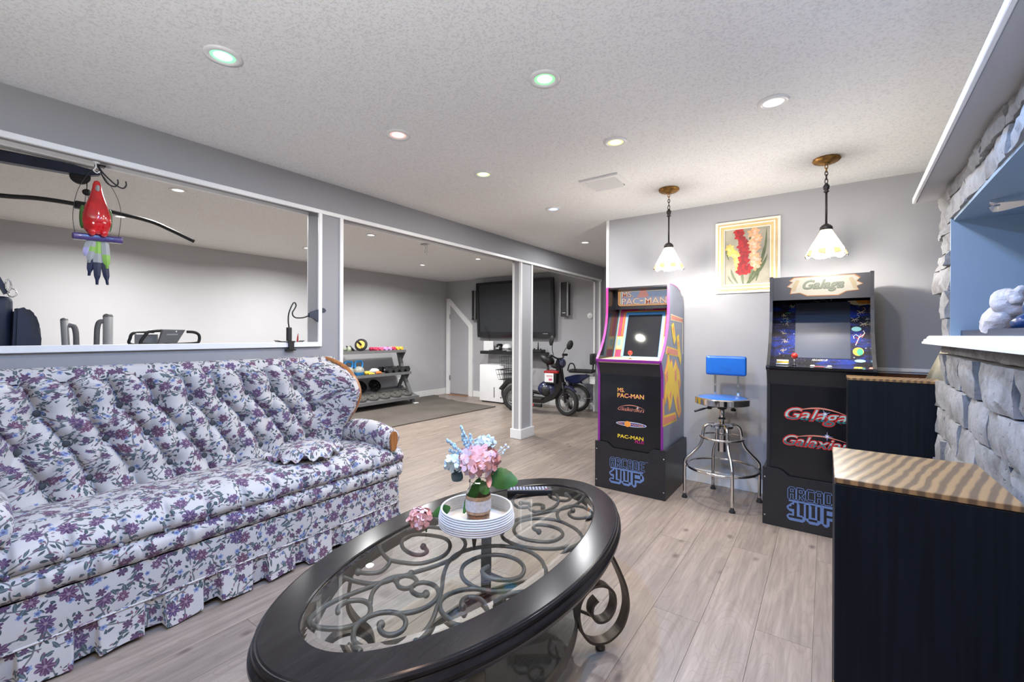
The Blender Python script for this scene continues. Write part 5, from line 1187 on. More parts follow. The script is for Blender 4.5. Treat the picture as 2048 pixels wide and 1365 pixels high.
# ================================================================== ON THE MANTEL
t = thing('black_tray', 'flat black tray with a pale gold end lying on the chimney mantel', 'tray', (.470, 2.20, 1.1355), math.radians(-2))
b = B(); prism(b, [(-.030, .30), (.09, .30), (.09, -1.0), (-.030, -1.0)], XY(0), 0, .004); prism(b, [(-.036, .33), (-.030, .30), (-.030, -1.0), (-.036, -1.0)], XY(0), 0, .021); obj('tray_body', b, M['navy'], t, world=False)
b = B(); prism(b, [(-.036, .33), (-.01, .335), (.0, .30), (-.034, .30)], XY(0), .0, .022); obj('gold_end', b, M['gold'], t, world=False)
t = thing('crystal_rock', 'rough pale crystal rock standing on the black mantel tray', 'rock', (.455, 2.07, 1.1400))
def rock(bm, c, r, sc_, seed, amp=.22, sub=3):
    rn = random.Random(seed); t_b = B(); bmesh.ops.create_icosphere(t_b, subdivisions=sub, radius=1); ph = [(Vector((rn.uniform(-1, 1), rn.uniform(-1, 1), rn.uniform(-1, 1))) * 5, rn.uniform(0, 6)) for _ in range(8)]
    for v in t_b.verts:
        k = 1 + sum(math.sin(v.co.dot(p) + q) for p, q in ph) * amp / 5 + rn.uniform(-.03, .03); v.co = Vector((v.co.x * sc_[0], v.co.y * sc_[1], v.co.z * sc_[2])) * k * r + Vector(c)
    merge(bm, t_b)
b = B(); rock(b, (.455, 2.085, 1.183), .046, (.9, 1.3, 1), 3); rock(b, (.468, 2.045, 1.238), .042, (.9, 1, 1.05), 4, .3); rock(b, (.480, 2.005, 1.262), .022, (1, 1, 1.2), 7, .3); obj('crystal', b, M['crystal'], t, 30)
t = thing('blue_rock', 'deep blue rock sitting right of the pale crystal on the mantel', 'rock', (.50, 1.92, 1.1400))
b = B(); rock(b, (.488, 1.94, 1.170), .032, (1, 1.3, .95), 12); rock(b, (.510, 1.91, 1.212), .040, (1, 1.3, 1), 13); rock(b, (.515, 1.90, 1.258), .028, (1, 1, 1), 14); obj('gem_body', b, M['bluegem'], t, 30)
t = thing('steel_bracket', 'flat polished steel bracket fixed under the niche ceiling', 'bracket', (.60, 2.05, 1.60))
b = B(); tube(b, cr([(.478, 2.17, 1.600), (.470, 2.175, 1.585), (.478, 2.17, 1.572), (.56, 2.10, 1.578), (.70, 1.98, 1.585), (.80, 1.90, 1.588)], 4), .01, flat=(.030, .006), up=(0, 0, 1)); obj('bar', b, M['chrome'], t)
b = B(); box(b, .62, .66, 2.02, 2.06, 1.575, 1.603, .003); obj('mount', b, M['chrome'], t)
b = B(); box(b, .56, .60, 1.82, 1.86, 1.575, 1.603, .003); obj('mount', b, M['chrome'], t)
t = thing('cloth_lamp', 'beige cloth shade lamp partly hidden behind the stone chimney', 'lamp', (.60, 3.28, 0))
b = B(); lathe(b, [(.05, 1.16), (.155, .885), (.152, .885), (.047, 1.16)], (.60, 3.28, 0), 28, fn=lambda a, z: 1 + .02 * math.cos(a * 14)); obj('shade', b, M['shadebeige'], t, True)
b = B(); lathe(b, [(0, 0), (.12, 0), (.12, .02), (.02, .04), (.015, .95), (0, .95)], (.60, 3.28, 0), 20); obj('stand', b, M['darkiron'], t, 40)

# ================================================================== PARROT, PHONE CLAMP ON THE HALF WALL
t = thing('ceramic_parrot', 'glossy red ceramic parrot on a purple perch hanging under the beam', 'ornament', (-2.70, .524, 1.912))
PX = -2.70
b = B(); lathe(b, [(0, 1.577), (.030, 1.582), (.043, 1.60), (.051, 1.640), (.050, 1.668), (.042, 1.700), (.030, 1.735), (.021, 1.765), (.0165, 1.79), (.0145, 1.808), (.010, 1.822), (0, 1.828)], (0, 0, 0), 24)
b.transform(Matrix.Translation((PX, .524, 0)) @ Matrix.Diagonal((.85, 1, 1, 1))); obj('body', b, M['red'], t, True)
b = B(); ball(b, (PX + .008, .524, 1.786), .011, (1, .8, 1.5), 10, 8); tube(b, cr([(PX + .016, .524, 1.80), (PX + .022, .524, 1.79), (PX + .020, .524, 1.775)], 4), [.006] * 5 + [.004] * 3 + [.002], 6); obj('beak', b, M['p_gray'], t, True)
for sgn in (1, -1):
    b = B(); ball(b, (PX - .012, .524 + sgn * .046, 1.655), .028, (.8, .35, 1.9), 12, 10); obj('wing', b, M['leafg'], t, True)
    b = B(); ball(b, (PX + .026, .524 + sgn * .020, 1.588), .018, (1, .8, 1), 10, 8); obj('foot', b, M['red'], t, True)
b = B(); obox(b, (PX, .529, 1.566), (.030, .172, .030), (math.radians(2), 0, 0), .008, seg=3); obj('perch', b, M['purplewood'], t, 40)
def feather(y0, y1, z0, z1, wd, x, mats):
    n_ = 10; b = B(); rows = []
    for i in range(n_ + 1):
        u = i / n_; w_ = wd * (.55 + .45 * math.sin(PI * min(1, u * .8 + .2))) * (1 if u < .9 else .6); c = Vector((x, y0 + (y1 - y0) * u, z0 + (z1 - z0) * u))
        rows.append([b.verts.new(c + Vector((-.003, -w_, 0))), b.verts.new(c + Vector((.004, 0, 0))), b.verts.new(c + Vector((-.003, w_, 0))), b.verts.new(c + Vector((-.008, 0, 0)))])
    for i, (A_, D_) in enumerate(zip(rows, rows[1:])):
        for k in range(4):
            f = b.faces.new((A_[k], A_[(k + 1) % 4], D_[(k + 1) % 4], D_[k])); f.material_index = 0 if i < 3 else (1 if i < 5 else 2)
    b.faces.new(rows[0]); b.faces.new(rows[-1][::-1]); obj('tail_feather', b, [M[m] for m in mats], t)
for y0, y1, z1, x, ms in ((.505, .486, 1.480, .002, ('p_gray', 'p_gray', 'p_lav')), (.512, .498, 1.450, .004, ('p_gray', 'p_leaf', 'p_gray')), (.520, .500, 1.392, -.004, ('p_gray', 'p_gray', 'g_navypaint')), (.528, .526, 1.353, .002, ('p_leaf', 'p_gray', 'g_navypaint')), (.540, .563, 1.356, -.002, ('p_gray', 'p_gray', 'g_navypaint')), (.552, .560, 1.43, .004, ('p_gray', 'p_gray', 'p_leaf'))):
    if 'p_leaf' not in M: M['p_leaf'] = plain('lime_glaze', (.25, .48, .08), .3)
    feather(y0, y1, 1.556, z1, .0150, PX + x, ms)
b = B(); tube(b, cr([(PX, .452, 1.58), (PX, .446, 1.66), (PX, .462, 1.77), (PX, .505, 1.868), (PX, .53, 1.873), (PX, .585, 1.79), (PX, .608, 1.70), (PX, .600, 1.58)], 6), .0012, 5); obj('hanging_wire', b, M['darkiron'], t, True)
b = B(); lathe(b, [(0, 1.905), (.014, 1.906), (.014, 1.912), (0, 1.912)], (PX, .520, 0), 12); tube(b, cr([(PX, .520, 1.908), (PX, .520, 1.885), (PX, .512, 1.872), (PX, .524, 1.862), (PX, .534, 1.872)], 5), .0025, 6); obj('cup_hook', b, M['white'], t, True)
for y0, s in ((.540, 1), (.575, 1.15)):
    pass
t = thing('double_hook', 'black double coat hook under the beam beside the parrot', 'hook', (-2.74, .57, 1.912))
for dy in (0, .03):
    b = B(); tube(b, cr([(-2.74, .535, 1.908), (-2.735, .545 + dy * .3, 1.875), (-2.725, .565 + dy, 1.832), (-2.72, .590 + dy, 1.822), (-2.72, .602 + dy, 1.840), (-2.72, .600 + dy, 1.858)], 6), .0032, 6); obj('prong', b, M['black'], t, True)
b = B(); box(b, -2.755, -2.725, .525, .560, 1.904, 1.912, .001); obj('plate', b, M['black'], t)
t = thing('gooseneck_clamp', 'black gooseneck phone holder clamped on the half wall sill', 'phone holder', (-2.70, 1.40, 1.082))
XC = -2.672
b = B(); box(b, XC - .012, XC + .012, 1.378, 1.404, 1.085, 1.172, .005, seg=2); obj('clamp_grip', b, M['black'], t)
b = B(); box(b, XC - .02, XC + .030, 1.366, 1.416, 1.080, 1.088, .002); box(b, XC + .021, XC + .032, 1.374, 1.408, 1.032, 1.084, .002); box(b, XC - .01, XC + .031, 1.362, 1.420, 1.030, 1.038, .002); obj('clamp_jaw', b, M['black'], t)
b = B(); tube(b, cr([(XC, 1.391, 1.17), (XC, 1.386, 1.21), (XC, 1.390, 1.26), (XC, 1.412, 1.315), (XC, 1.426, 1.325), (XC, 1.434, 1.308), (XC, 1.424, 1.285), (XC, 1.412, 1.265), (XC, 1.415, 1.245), (XC, 1.435, 1.232), (XC, 1.48, 1.234), (XC, 1.515, 1.247)], 6), .0042, 8); obj('gooseneck', b, M['black'], t, True)
hold = [(1.515, 1.268), (1.515, 1.238), (1.545, 1.236), (1.565, 1.215), (1.590, 1.205), (1.605, 1.215), (1.600, 1.228), (1.590, 1.235), (1.588, 1.262), (1.600, 1.278), (1.622, 1.272), (1.632, 1.285), (1.620, 1.300), (1.595, 1.302), (1.570, 1.285), (1.545, 1.280)]
b = B(); prism(b, hold, YZ(XC), -.010, .010); bmesh.ops.bevel(b, geom=list(b.edges), offset=.002, affect='EDGES'); obj('holder_jaw', b, M['navy'], t)
t = thing('sill_tray', 'small black dish on the sill behind the gooseneck clamp', 'tray', (-2.72, 1.43, 1.075))
b = B(); prism(b, [(1.335, 1.092), (1.345, 1.082), (1.40, 1.0765), (1.485, 1.0765), (1.505, 1.090), (1.498, 1.090), (1.48, 1.081), (1.40, 1.081), (1.350, 1.088)], YZ(-2.745), 0, .05); obj('dish', b, M['black'], t)
t = thing('red_pick', 'tiny red pick standing in the sill dish', 'pick', (-2.735, 1.478, 1.082))
b = B(); prism(b, [(1.472, 1.082), (1.476, 1.112), (1.482, 1.135), (1.484, 1.110), (1.482, 1.082)], YZ(-2.737), 0, .004); obj('pick', b, M['g_red'], t)

# ================================================================== EXERCISE AREA
b = B(); mp = [(-5.86, 2.2), (-4.30, 2.2), (-4.245, 3.78), (-4.165, 5.40), (-4.60, 5.42), (-5.03, 5.44), (-5.20, 5.52), (-5.30, 5.50), (-5.45, 5.60), (-5.60, 5.58), (-5.72, 5.72), (-5.86, 5.74)]
prism(b, mp, XY(.001), 0, .011); tag(obj('rubber_mat', b, M['gymmat']), 'large dark speckled rubber mat under the dumbbell rack', 'mat')
# television
t = thing('television', 'large black flat television mounted on the far grey wall', 'television', (-4.25, YT, 1.56))
TM_ = Matrix.Translation((-4.248, YT - .09, 1.557)) @ Matrix.Rotation(math.radians(3.0), 4, 'X')
def tvo(name, bm, mat, sm_=False): bm.transform(TM_); return obj(name, bm, M[mat], t, sm_)
b = B(); ring_prism(b, rrect(-.783, .783, -.478, .478, .02), [(x * 1.0, z) for x, z in rrect(-.735, .735, -.385, .435, .004)], FY(0), -.02, .03); tvo('bezel', b, 'blackgloss', 30)
b = B(); box(b, -.736, .736, -.018, .0, -.386, .436); tvo('panel', b, 'tvscreen')
b = B(); box(b, -.70, .70, .0, .05, -.42, .42, .01); tvo('back_shell', b, 'black')
b = B(); box(b, .58, .67, -.0315, -.0300, -.418, -.408); tvo('badge', b, 'steel')
b = B(); box(b, -.15, .15, .05, .085, -.15, .15); tvo('wall_mount', b, 'black')
for lab, x0, x1, z0, z1 in (('slim tall black speaker left of the television', -5.176, -5.080, 1.385, 1.912), ('slim tall black speaker right of the television', -3.360, -3.221, 1.412, 1.943)):
    t = thing('wall_speaker', lab, 'speaker', ((x0 + x1) / 2, YT, z0), 0, 'speakers beside the television')
    b = B(); box(b, x0 + .018, x1 - .018, YT - .10, YT - .075, z0, z1, .004); obj('grille', b, M['black'], t)
    for xa, xb in ((x0, x0 + .016), (x1 - .016, x1)): b = B(); box(b, xa, xb, YT - .105, YT - .06, z0, z1, .003); obj('side_rail', b, M['steel'], t)
    b = B(); box(b, x0 + .01, x1 - .01, YT - .075, YT, z0 + .02, z1 - .02, .004); obj('cabinet', b, M['blackgloss'], t)
    b = B(); box(b, x0 + .04, x1 - .04, YT - .102, YT - .0995, z0 + .05, z0 + .06); obj('badge', b, M['steel'], t)
# wall shelf with electronics
t = thing('floating_shelf', 'black floating shelf on the wall below the television', 'shelf', (-4.3, YT, .79)); b = B(); box(b, -4.850, -3.610, YT - .24, YT, .795, .846, .003); obj('board', b, M['black'], t)
YS = YT - .14; ZS = .8465
t = thing('white_router', 'upright white router box on the floating shelf', 'router', (-4.74, YS, ZS)); b = B(); obox(b, (-4.735, YS, ZS + .085), (.20, .035, .168), (0, 0, .1), .008, seg=2); obj('case', b, M['white2'], t)
b = B(); tube(b, [(-4.70, YS + .02, ZS + .03), (-4.72, YS + .02, ZS + .17), (-4.86, YS + .03, ZS + .42)], .004, 6); obj('antenna', b, M['darkiron'], t)
t = thing('alarm_clock', 'small round black clock radio beside the white router', 'clock', (-4.50, YS, ZS)); b = B(); lathe(b, [(0, .0), (.065, .0), (.07, .06), (.055, .11), (.03, .125), (0, .125)], (-4.50, YS, ZS), 20); obj('case', b, M['blackgloss'], t, True)
b = B(); box(b, -4.535, -4.465, YS - .072, YS - .066, ZS + .035, ZS + .065, .001); obj('display', b, M['p_gray'], t)
t = thing('storage_jar', 'clear rounded jar standing right of the clock radio', 'jar', (-4.34, YS, ZS)); b = B(); lathe(b, [(0, 0), (.085, 0), (.09, .05), (.075, .10), (.04, .125), (0, .13)], (-4.34, YS, ZS), 20); obj('dome', b, M['white2'], t, True); b = B(); lathe(b, [(.091, .03), (.093, .045), (.091, .06)], (-4.34, YS, ZS), 20); obj('band', b, M['steel'], t, True)
t = thing('set_top_box', 'thin black box lying in front on the floating shelf', 'set-top box', (-4.55, YT - .21, ZS)); b = B(); box(b, -4.66, -4.30, YT - .236, YT - .20, ZS, ZS + .020, .002); obj('case', b, M['black'], t); b = B(); box(b, -4.65, -4.60, YT - .2375, YT - .2355, ZS + .006, ZS + .012); obj('lamp_strip', b, M['p_gray'], t)
t = thing('game_console', 'low black console with a stub aerial at the shelf right end', 'console', (-3.75, YS, ZS)); b = B(); box(b, -3.90, -3.63, YS - .07, YS + .07, ZS, ZS + .045, .006); obj('case', b, M['black'], t); b = B(); cyl(b, (-3.73, YS, ZS + .04), (-3.73, YS, ZS + .16), .012, 8, .007); obj('aerial', b, M['black'], t, True)
for x in (-3.85, -3.79, -3.67): b = B(); cyl(b, (x, YS - .02, ZS + .044), (x, YS - .02, ZS + .065), .012, 8); obj('knob', b, M['rubber'], t, True)
t = thing('portable_air_conditioner', 'white floor standing air conditioner box under the shelf', 'air conditioner', (-4.49, 5.80, 0)); b = B(); box(b, -4.742, -4.246, 5.70, 6.03, .02, .625, .012, seg=2); obj('case', b, M['white2'], t, 50)
b = B(); box(b, -4.435, -4.423, 5.697, 5.702, .09, .26); obj('slot', b, M['black'], t); b = B(); box(b, -4.70, -4.29, 5.72, 6.0, 0, .022); obj('plinth', b, M['black'], t); b = B(); cyl(b, (-4.29, 5.702, .10), (-4.29, 5.697, .10), .012, 12); obj('button', b, M['black'], t)
# swivel hooks under the gym ceiling and the beam
for x, y, z, lab in ((-3.57, 3.366, ZC, 'steel swivel hook in the exercise area ceiling behind the beam'), (-2.90, 4.70, ZC, 'flat steel swivel hook in the ceiling near the television')):
    t = thing('swivel_hook', lab, 'hook', (x, y, z)); b = B(); box(b, -.07, .07, -.02, .02, -.012, 0, .002); obj('plate', b, M['steel'], t, world=False)
    b = B(); tube(b, [(.016 * math.cos(a), 0, -.035 + .02 * math.sin(a)) for a in np.linspace(0, 2 * PI, 13)[:-1]], .005, 6, closed=True); obj('eye', b, M['chrome'], t, True, world=False)
    b = B(); tube(b, [(0, .013 * math.cos(a), -.085 + .035 * math.sin(a)) for a in np.linspace(0, 2 * PI, 13)[:-1]], .005, 6, closed=True); obj('carabiner', b, M['chrome'], t, True, world=False)

# dumbbell rack
XF = -5.50; rack = thing('dumbbell_rack', 'grey three-tier dumbbell rack against the left gym wall', 'rack', (-5.62, 4.0, .0115)); z0r = .0115
def shelf(name, xf, zf, xb, zb, ya, yb, lip=.030):
    d = Vector((xb - xf, 0, zb - zf)); b = B(); n_ = Vector((-d.z, 0, d.x)).normalized() * -1
    prism(b, [(xf, zf), (xb, zb), (xb, zb - .006), (xf, zf - .006)], lambda p, q, dd: (p, dd, q), ya, yb); box(b, xf, xf + .006, ya, yb, zf - lip, zf + .012); box(b, xb - .006, xb, ya, yb, zb - lip, zb + .02); obj(name, b, M['gray_steel'], rack)
shelf('shelf', -5.50, .868, -5.76, .868, 3.30, 4.755); shelf('shelf', -5.47, .515, -5.78, .515, 3.30, 4.845); shelf('shelf', -5.38, .125, -5.76, .250, 3.30, 4.93, .035)
for yb, dy in ((4.80, 1), (3.32, 1)):
    b = B(); tube(b, [(-5.44, yb + .06, z0r), (-5.50, yb + .04, .20), (-5.60, yb - .02, .50), (-5.66, yb - .06, .86)], .01, flat=(.06, .045), up=(0, 1, 0)); obj('upright', b, M['gray_steel'], rack)
    b = B(); tube(b, [(-5.80, yb + .05, z0r), (-5.70, yb, .30), (-5.58, yb, .50)], .01, flat=(.05, .035), up=(0, 1, 0)); obj('brace', b, M['gray_steel'], rack)
    b = B(); box(b, -5.47, -5.36, yb + .03, yb + .11, z0r, z0r + .012, .002); obj('foot', b, M['white2'], rack)
    for zt, xf, xb, yy_ in ((.860, -5.49, -5.75, yb - .04), (.508, -5.46, -5.77, yb + .02)):
        b = B(); prism(b, [(xf - .005, zt), (xb + .02, zt), (xb + .08, zt - .06), (xf - .10, zt - .14), (xf - .05, zt - .06)], lambda p, q, dd: (p, dd, q), yy_, yy_ + .006); obj('gusset', b, M['gray_steel'], rack)
RG = 'small weights on the rack'
def dumbbell(name, lab, c, ang, L_, r, mat, hexa=True, grp=None, hm=None):
    t = thing(name, lab, 'dumbbell', c, ang, grp); seg = 6 if hexa else 12
    for s in (-1, 1):
        b = B(); lathe(b, [(0, -.5), (.8, -.5), (1, -.35), (1, .35), (.8, .5), (0, .5)], seg=seg, M=Matrix.Translation((s * L_ * .34, 0, r * .87)) @ Matrix.Rotation(PI / 2, 4, 'Y') @ Matrix.Rotation(PI / 6, 4, 'Z') @ Matrix.Diagonal((r, r, L_ * .32, 1))); obj('head', b, M[mat], t, False if hexa else 40, world=False)
    b = B(); cyl(b, (-L_ * .2, 0, r * .87), (L_ * .2, 0, r * .87), r * .36, 8); obj('handle', b, M[hm or mat], t, True, world=False)
    return t
zt = .8690
dumbbell('dumbbell', 'grey-green dumbbell at the left end of the rack top shelf', (-5.60, 3.72, zt), 1.3, .16, .042, 'g_sage', False)
for k, (y, mt, nm) in enumerate(((4.22, 'g_rose', 'deep rose dumbbell nearest the exercise wheel'), (4.30, 'g_pink', 'hot pink dumbbell right of the deep rose one'), (4.385, 'g_lilac', 'first lilac dumbbell on the top shelf'), (4.465, 'g_lilac', 'second lilac dumbbell on the top shelf, before the red one'), (4.54, 'g_rose', 'red-pink dumbbell between lilac and yellow ones'), (4.615, 'g_yellow', 'yellow dumbbell right of the red-pink one'), (4.69, 'g_yellow', 'yellow dumbbell at the right end of the top shelf'))):
    dumbbell('dumbbell', nm, (-5.60, y, zt), .12, .17, .034, mt, True, RG)
t = thing('exercise_wheel', 'yellow and black abdominal exercise wheel lying tilted on the rack top', 'exercise wheel', (-5.60, 3.99, zt)); Mw = Matrix.Translation((-5.60, 3.99, zt + .098)) @ Matrix.Rotation(math.radians(38), 4, 'Z') @ Matrix.Rotation(math.radians(-18), 4, 'X') 
b = B(); lathe(b, [(.060, -.020), (.088, -.022), (.095, 0), (.088, .022), (.060, .020)], seg=28, M=Mw @ Matrix.Rotation(PI / 2, 4, 'X')); obj('tyre', b, M['rubber'], t, True); b = B(); lathe(b, [(0, -.016), (.062, -.018), (.062, .018), (0, .016)], seg=24, M=Mw @ Matrix.Rotation(PI / 2, 4, 'X')); obj('hub', b, M['g_yellow'], t, 40)
for s in (-1, 1): b = B(); cyl(b, (0, s * .02, 0), (0, s * .17, 0), .016, 10); b.transform(Mw); obj('grip', b, M['rubber'], t, True)
t = thing('hand_grip', 'black spring hand gripper left of the exercise wheel', 'hand gripper', (-5.58, 3.85, zt))
for s in (-1, 1): b = B(); tube(b, [(-5.58, 3.86, zt + .02), (-5.58 + .01 * s, 3.80 + .02 * s, zt + .05), (-5.58, 3.76 + .03 * s, zt + .085)], .010, 8); obj('grip', b, M['rubber'], t, True)
t = thing('fitness_loop', 'tall pink loop standing at the left end of the rack top', 'fitness loop', (-5.68, 3.62, zt)); b = B(); tube(b, [(-5.68, 3.60 + .022 * math.cos(a), zt + .150 + .145 * math.sin(a)) for a in np.linspace(0, 2 * PI, 25)[:-1]], .008, 6, closed=True); obj('loop', b, M['g_pink'], t, True)
zm = .5160
def kettle(lab, y, x=-5.58):
    t = thing('kettlebell', lab, 'kettlebell', (x, y, zm), 0, 'kettlebells on the rack')
    b = B(); lathe(b, [(0, 0), (.055, 0), (.076, .03), (.082, .065), (.072, .105), (.045, .13), (0, .138)], seg=24); obj('bell', b, M['g_kbody'], t, True, world=False); b = B(); lathe(b, [(.057, .0008), (.0785, .03), (.0835, .052)], seg=24); obj('lower_band', b, M['g_blue'], t, True, world=False)
    b = B(); tube(b, cr([(0, -.052, .10), (0, -.064, .155), (0, -.058, .195), (0, -.03, .212), (0, .03, .212), (0, .058, .195), (0, .064, .155), (0, .052, .10)], 4), .015, 10); obj('handle', b, M['g_blue'], t, True, world=False)
kettle('blue-handled kettlebell, the left one beside the sofa rail', 3.765); kettle('blue-handled kettlebell, the right one beside the yellow glove', 3.935)
def glove(name, lab, y, mt, mt2, h_=.07):
    t = thing(name, lab, 'glove', (-5.57, y, zm)); b = B(); rock(b, (-5.57, y, zm + h_ * .50), h_ * .62, (1, 1.35, .74), int(y * 100), .25, 2); obj('body', b, M[mt], t, True)
    for k in range(4): b = B(); a = -.6 + k * .4; tube(b, [(-5.53, y + .02 + a * .02, zm + h_ * .45), (-5.50, y + .03 + a * .06, zm + h_ * .32), (-5.49, y + .035 + a * .08, zm + .014)], [.012, .011, .008], 8); obj('finger', b, M[mt2], t, True)
glove('work_glove', 'yellow work glove right of the kettlebells', 4.07, 'g_yellow', 'g_yellow', .065); glove('work_glove', 'white and orange glove in the middle of the rack', 4.20, 'white2', 'g_orange', .10)
t = thing('weight_clip', 'flat dark disc beside the white and orange glove', 'weight clip', (-5.56, 4.32, zm)); b = B(); tube(b, [(-5.56 + .04 * math.cos(a), 4.32 + .055 * math.sin(a), zm + .010) for a in np.linspace(0, 2 * PI, 21)[:-1]], .010, 6, closed=True); obj('ring', b, M['gunmetal'], t, True)
for k, (x, y, lab) in enumerate(((-5.60, 4.425, 'black hex dumbbell, leftmost of the group of four'), (-5.60, 4.545, 'black hex dumbbell, second from the left of the group of four'), (-5.60, 4.665, 'black hex dumbbell, third from the left of the group of four'), (-5.60, 4.785, 'black hex dumbbell at the right end of the middle shelf'))):
    dumbbell('hex_dumbbell', lab, (x, y, zm), .08, .24, .056, 'blackgloss', True, 'black hex dumbbells', 'chrome')
# plates on the slanted lower shelf
sl = math.atan2(.125, -.38)
def plate(lab, y, tx, r, tilt, lift, mt='gunmetal'):
    x = -5.38 - .38 * tx; z = .125 + .125 * tx + lift
    t = thing('weight_plate', lab, 'weight plate', (x, y, z), 0, 'weight plates on the lowest shelf'); Mp = Matrix.Rotation(tilt, 4, 'Y'); b = B(); n_ = 28
    lathe(b, [(.020, 0), (.020, .026), (.034, .028), (.038, .020), (r * .84, .020), (r * .88, .030), (r * .97, .030), (r, .024), (r, 0), (.020, 0)], seg=n_, M=Mp); obj('disc', b, M[mt], t, 35, world=False)
    for k in range(6): b = B(); a = k * PI / 3; lathe(b, [(0, .0212), (.011, .0212)], seg=10, M=Mp @ Matrix.Translation((r * .62 * math.cos(a), r * .62 * math.sin(a), 0))); obj('hole', b, M['rubber'], t, world=False)
    b = B(); lathe(b, [(.0, .0285), (.019, .0285)], seg=12, M=Mp); obj('bore', b, M['rubber'], t, world=False)
for k, (y, nm) in enumerate(((3.90, 'leftmost grey plate beside the sofa rail'), (4.11, 'second grey plate from the sofa rail'), (4.325, 'middle grey plate of the front row'), (4.54, 'fourth grey plate of the front row'), (4.76, 'grey plate at the right end of the front row'))): plate(nm + ' on the lowest shelf', y, .36, .108, .32, .006)
plate('left glossy black plate standing behind the grey row', 4.06, .90, .10, .95, .085, 'blackgloss'); plate('right glossy black plate standing behind the grey row', 4.32, .90, .10, .95, .085, 'blackgloss')
for y, z, lab in ((4.07, .42, 'white wall socket seen under the middle rack shelf'), (4.95, .33, 'small white wall socket right of the dumbbell rack')):
    t = thing('wall_socket', lab, 'socket', (XW, y, z)); b = B(); box(b, XW, XW + .006, y - .036, y + .036, z - .058, z + .058, .002); obj('plate', b, M['white2'], t)
    for dz in (-.022, .022): b = B(); box(b, XW + .005, XW + .008, y - .014, y + .014, z + dz - .012, z + dz + .012, .001); obj('outlet', b, M['p_gray'], t)

# home gym: cable tower
t = thing('cable_machine', 'black cable tower with pulley and curved bar at the left edge', 'exercise machine', (-3.6, .02, 0))
b = B(); box(b, -3.64, -3.56, -.04, .06, 0, 2.03, .004); obj('upright', b, M['black'], t); b = B(); box(b, -3.95, -3.25, -.05, .07, 0, .05, .006); obj('base', b, M['black'], t)
b = B(); prism(b, [(.0, 2.03), (.0, 2.085), (.58, 2.118), (.70, 2.108), (.712, 2.092), (.66, 2.072), (.56, 2.062)], YZ(-3.625), 0, .05); obj('top_beam', b, M['navy'], t)
b = B(); lathe(b, [(0, -.012), (.045, -.012), (.040, 0), (.045, .012), (0, .012)], seg=24, M=Matrix.Translation((-3.60, .625, 2.062)) @ Matrix.Rotation(PI / 2, 4, 'Y')); obj('pulley', b, M['black'], t, 40)
b = B(); cyl(b, (-3.60, .655, 2.05), (-3.60, .655, 1.99), .003, 6); tube(b, [(-3.60, .0, 2.10), (-3.60, .56, 2.122)], .003, 6); obj('cable', b, M['black'], t)
b = B(); ball(b, (-3.60, .655, 1.975), .022, (1, 1, .9), 12, 8); obj('stop_ball', b, M['rubber'], t, True)
b = B(); tube(b, [(-3.60, .655, 1.93 + .035 * math.sin(a)) if False else (-3.60, .655 + .008 * math.cos(a), 1.925 + .035 * math.sin(a)) for a in np.linspace(0, 2 * PI, 15)[:-1]], .0035, 6, closed=True); obj('snap_link', b, M['chrome'], t, True)
b = B(); box(b, -3.62, -3.50, .15, .355, 1.02, 1.325, .03, seg=3); obj('seat_back', b, M['navy'], t, 50)
b = B(); prism(b, [(.345, 1.02), (.352, 1.255), (.372, 1.268), (.400, 1.266), (.430, 1.230), (.446, 1.165), (.450, 1.10), (.448, 1.02)], YZ(-3.56), 0, .12); bmesh.ops.bevel(b, geom=list(b.edges), offset=.012, segments=2, affect='EDGES'); obj('roller_pad', b, M['navy'], t, 50)
b = B(); tube(b, [(-3.55, .20, 1.60), (-3.55, .29, 1.45), (-3.55, .335, 1.34)], .01, flat=(.05, .02), up=(1, 0, 0)); obj('strap', b, M['navy'], t)
b = B(); tube(b, [(-3.52, .352 + .016 * math.cos(a), 1.345 + .022 * math.sin(a)) for a in np.linspace(0, 2 * PI, 13)[:-1]], .004, 6, closed=True); tube(b, [(-3.52, .338 + .010 * math.cos(a), 1.385 + .03 * math.sin(a)) for a in np.linspace(0, 2 * PI, 13)[:-1]], .004, 6, closed=True); obj('carabiner', b, M['chrome'], t, True)
b = B(); box(b, -3.60, -3.52, .20, .30, .05, 1.02, .004); box(b, -3.60, -3.52, -.02, .30, .05, .10, .004); obj('seat_post', b, M['black'], t)
t = thing('curved_bar', 'long black curved pull-down bar hanging behind the parrot', 'exercise bar', (-3.60, .70, 1.89))
b = B(); tube(b, cr([(-3.6, -.20, 1.80), (-3.6, .0, 1.84), (-3.6, .315, 1.868), (-3.6, .453, 1.888), (-3.6, .604, 1.893), (-3.6, .80, 1.882), (-3.6, .957, 1.866), (-3.6, 1.064, 1.832), (-3.6, 1.203, 1.777)], 6), .0125, 10); obj('bar', b, M['black'], t, True)
b = B(); box(b, -3.62, -3.58, .600, .690, 1.868, 1.912, .006); obj('bar_clamp', b, M['black'], t)
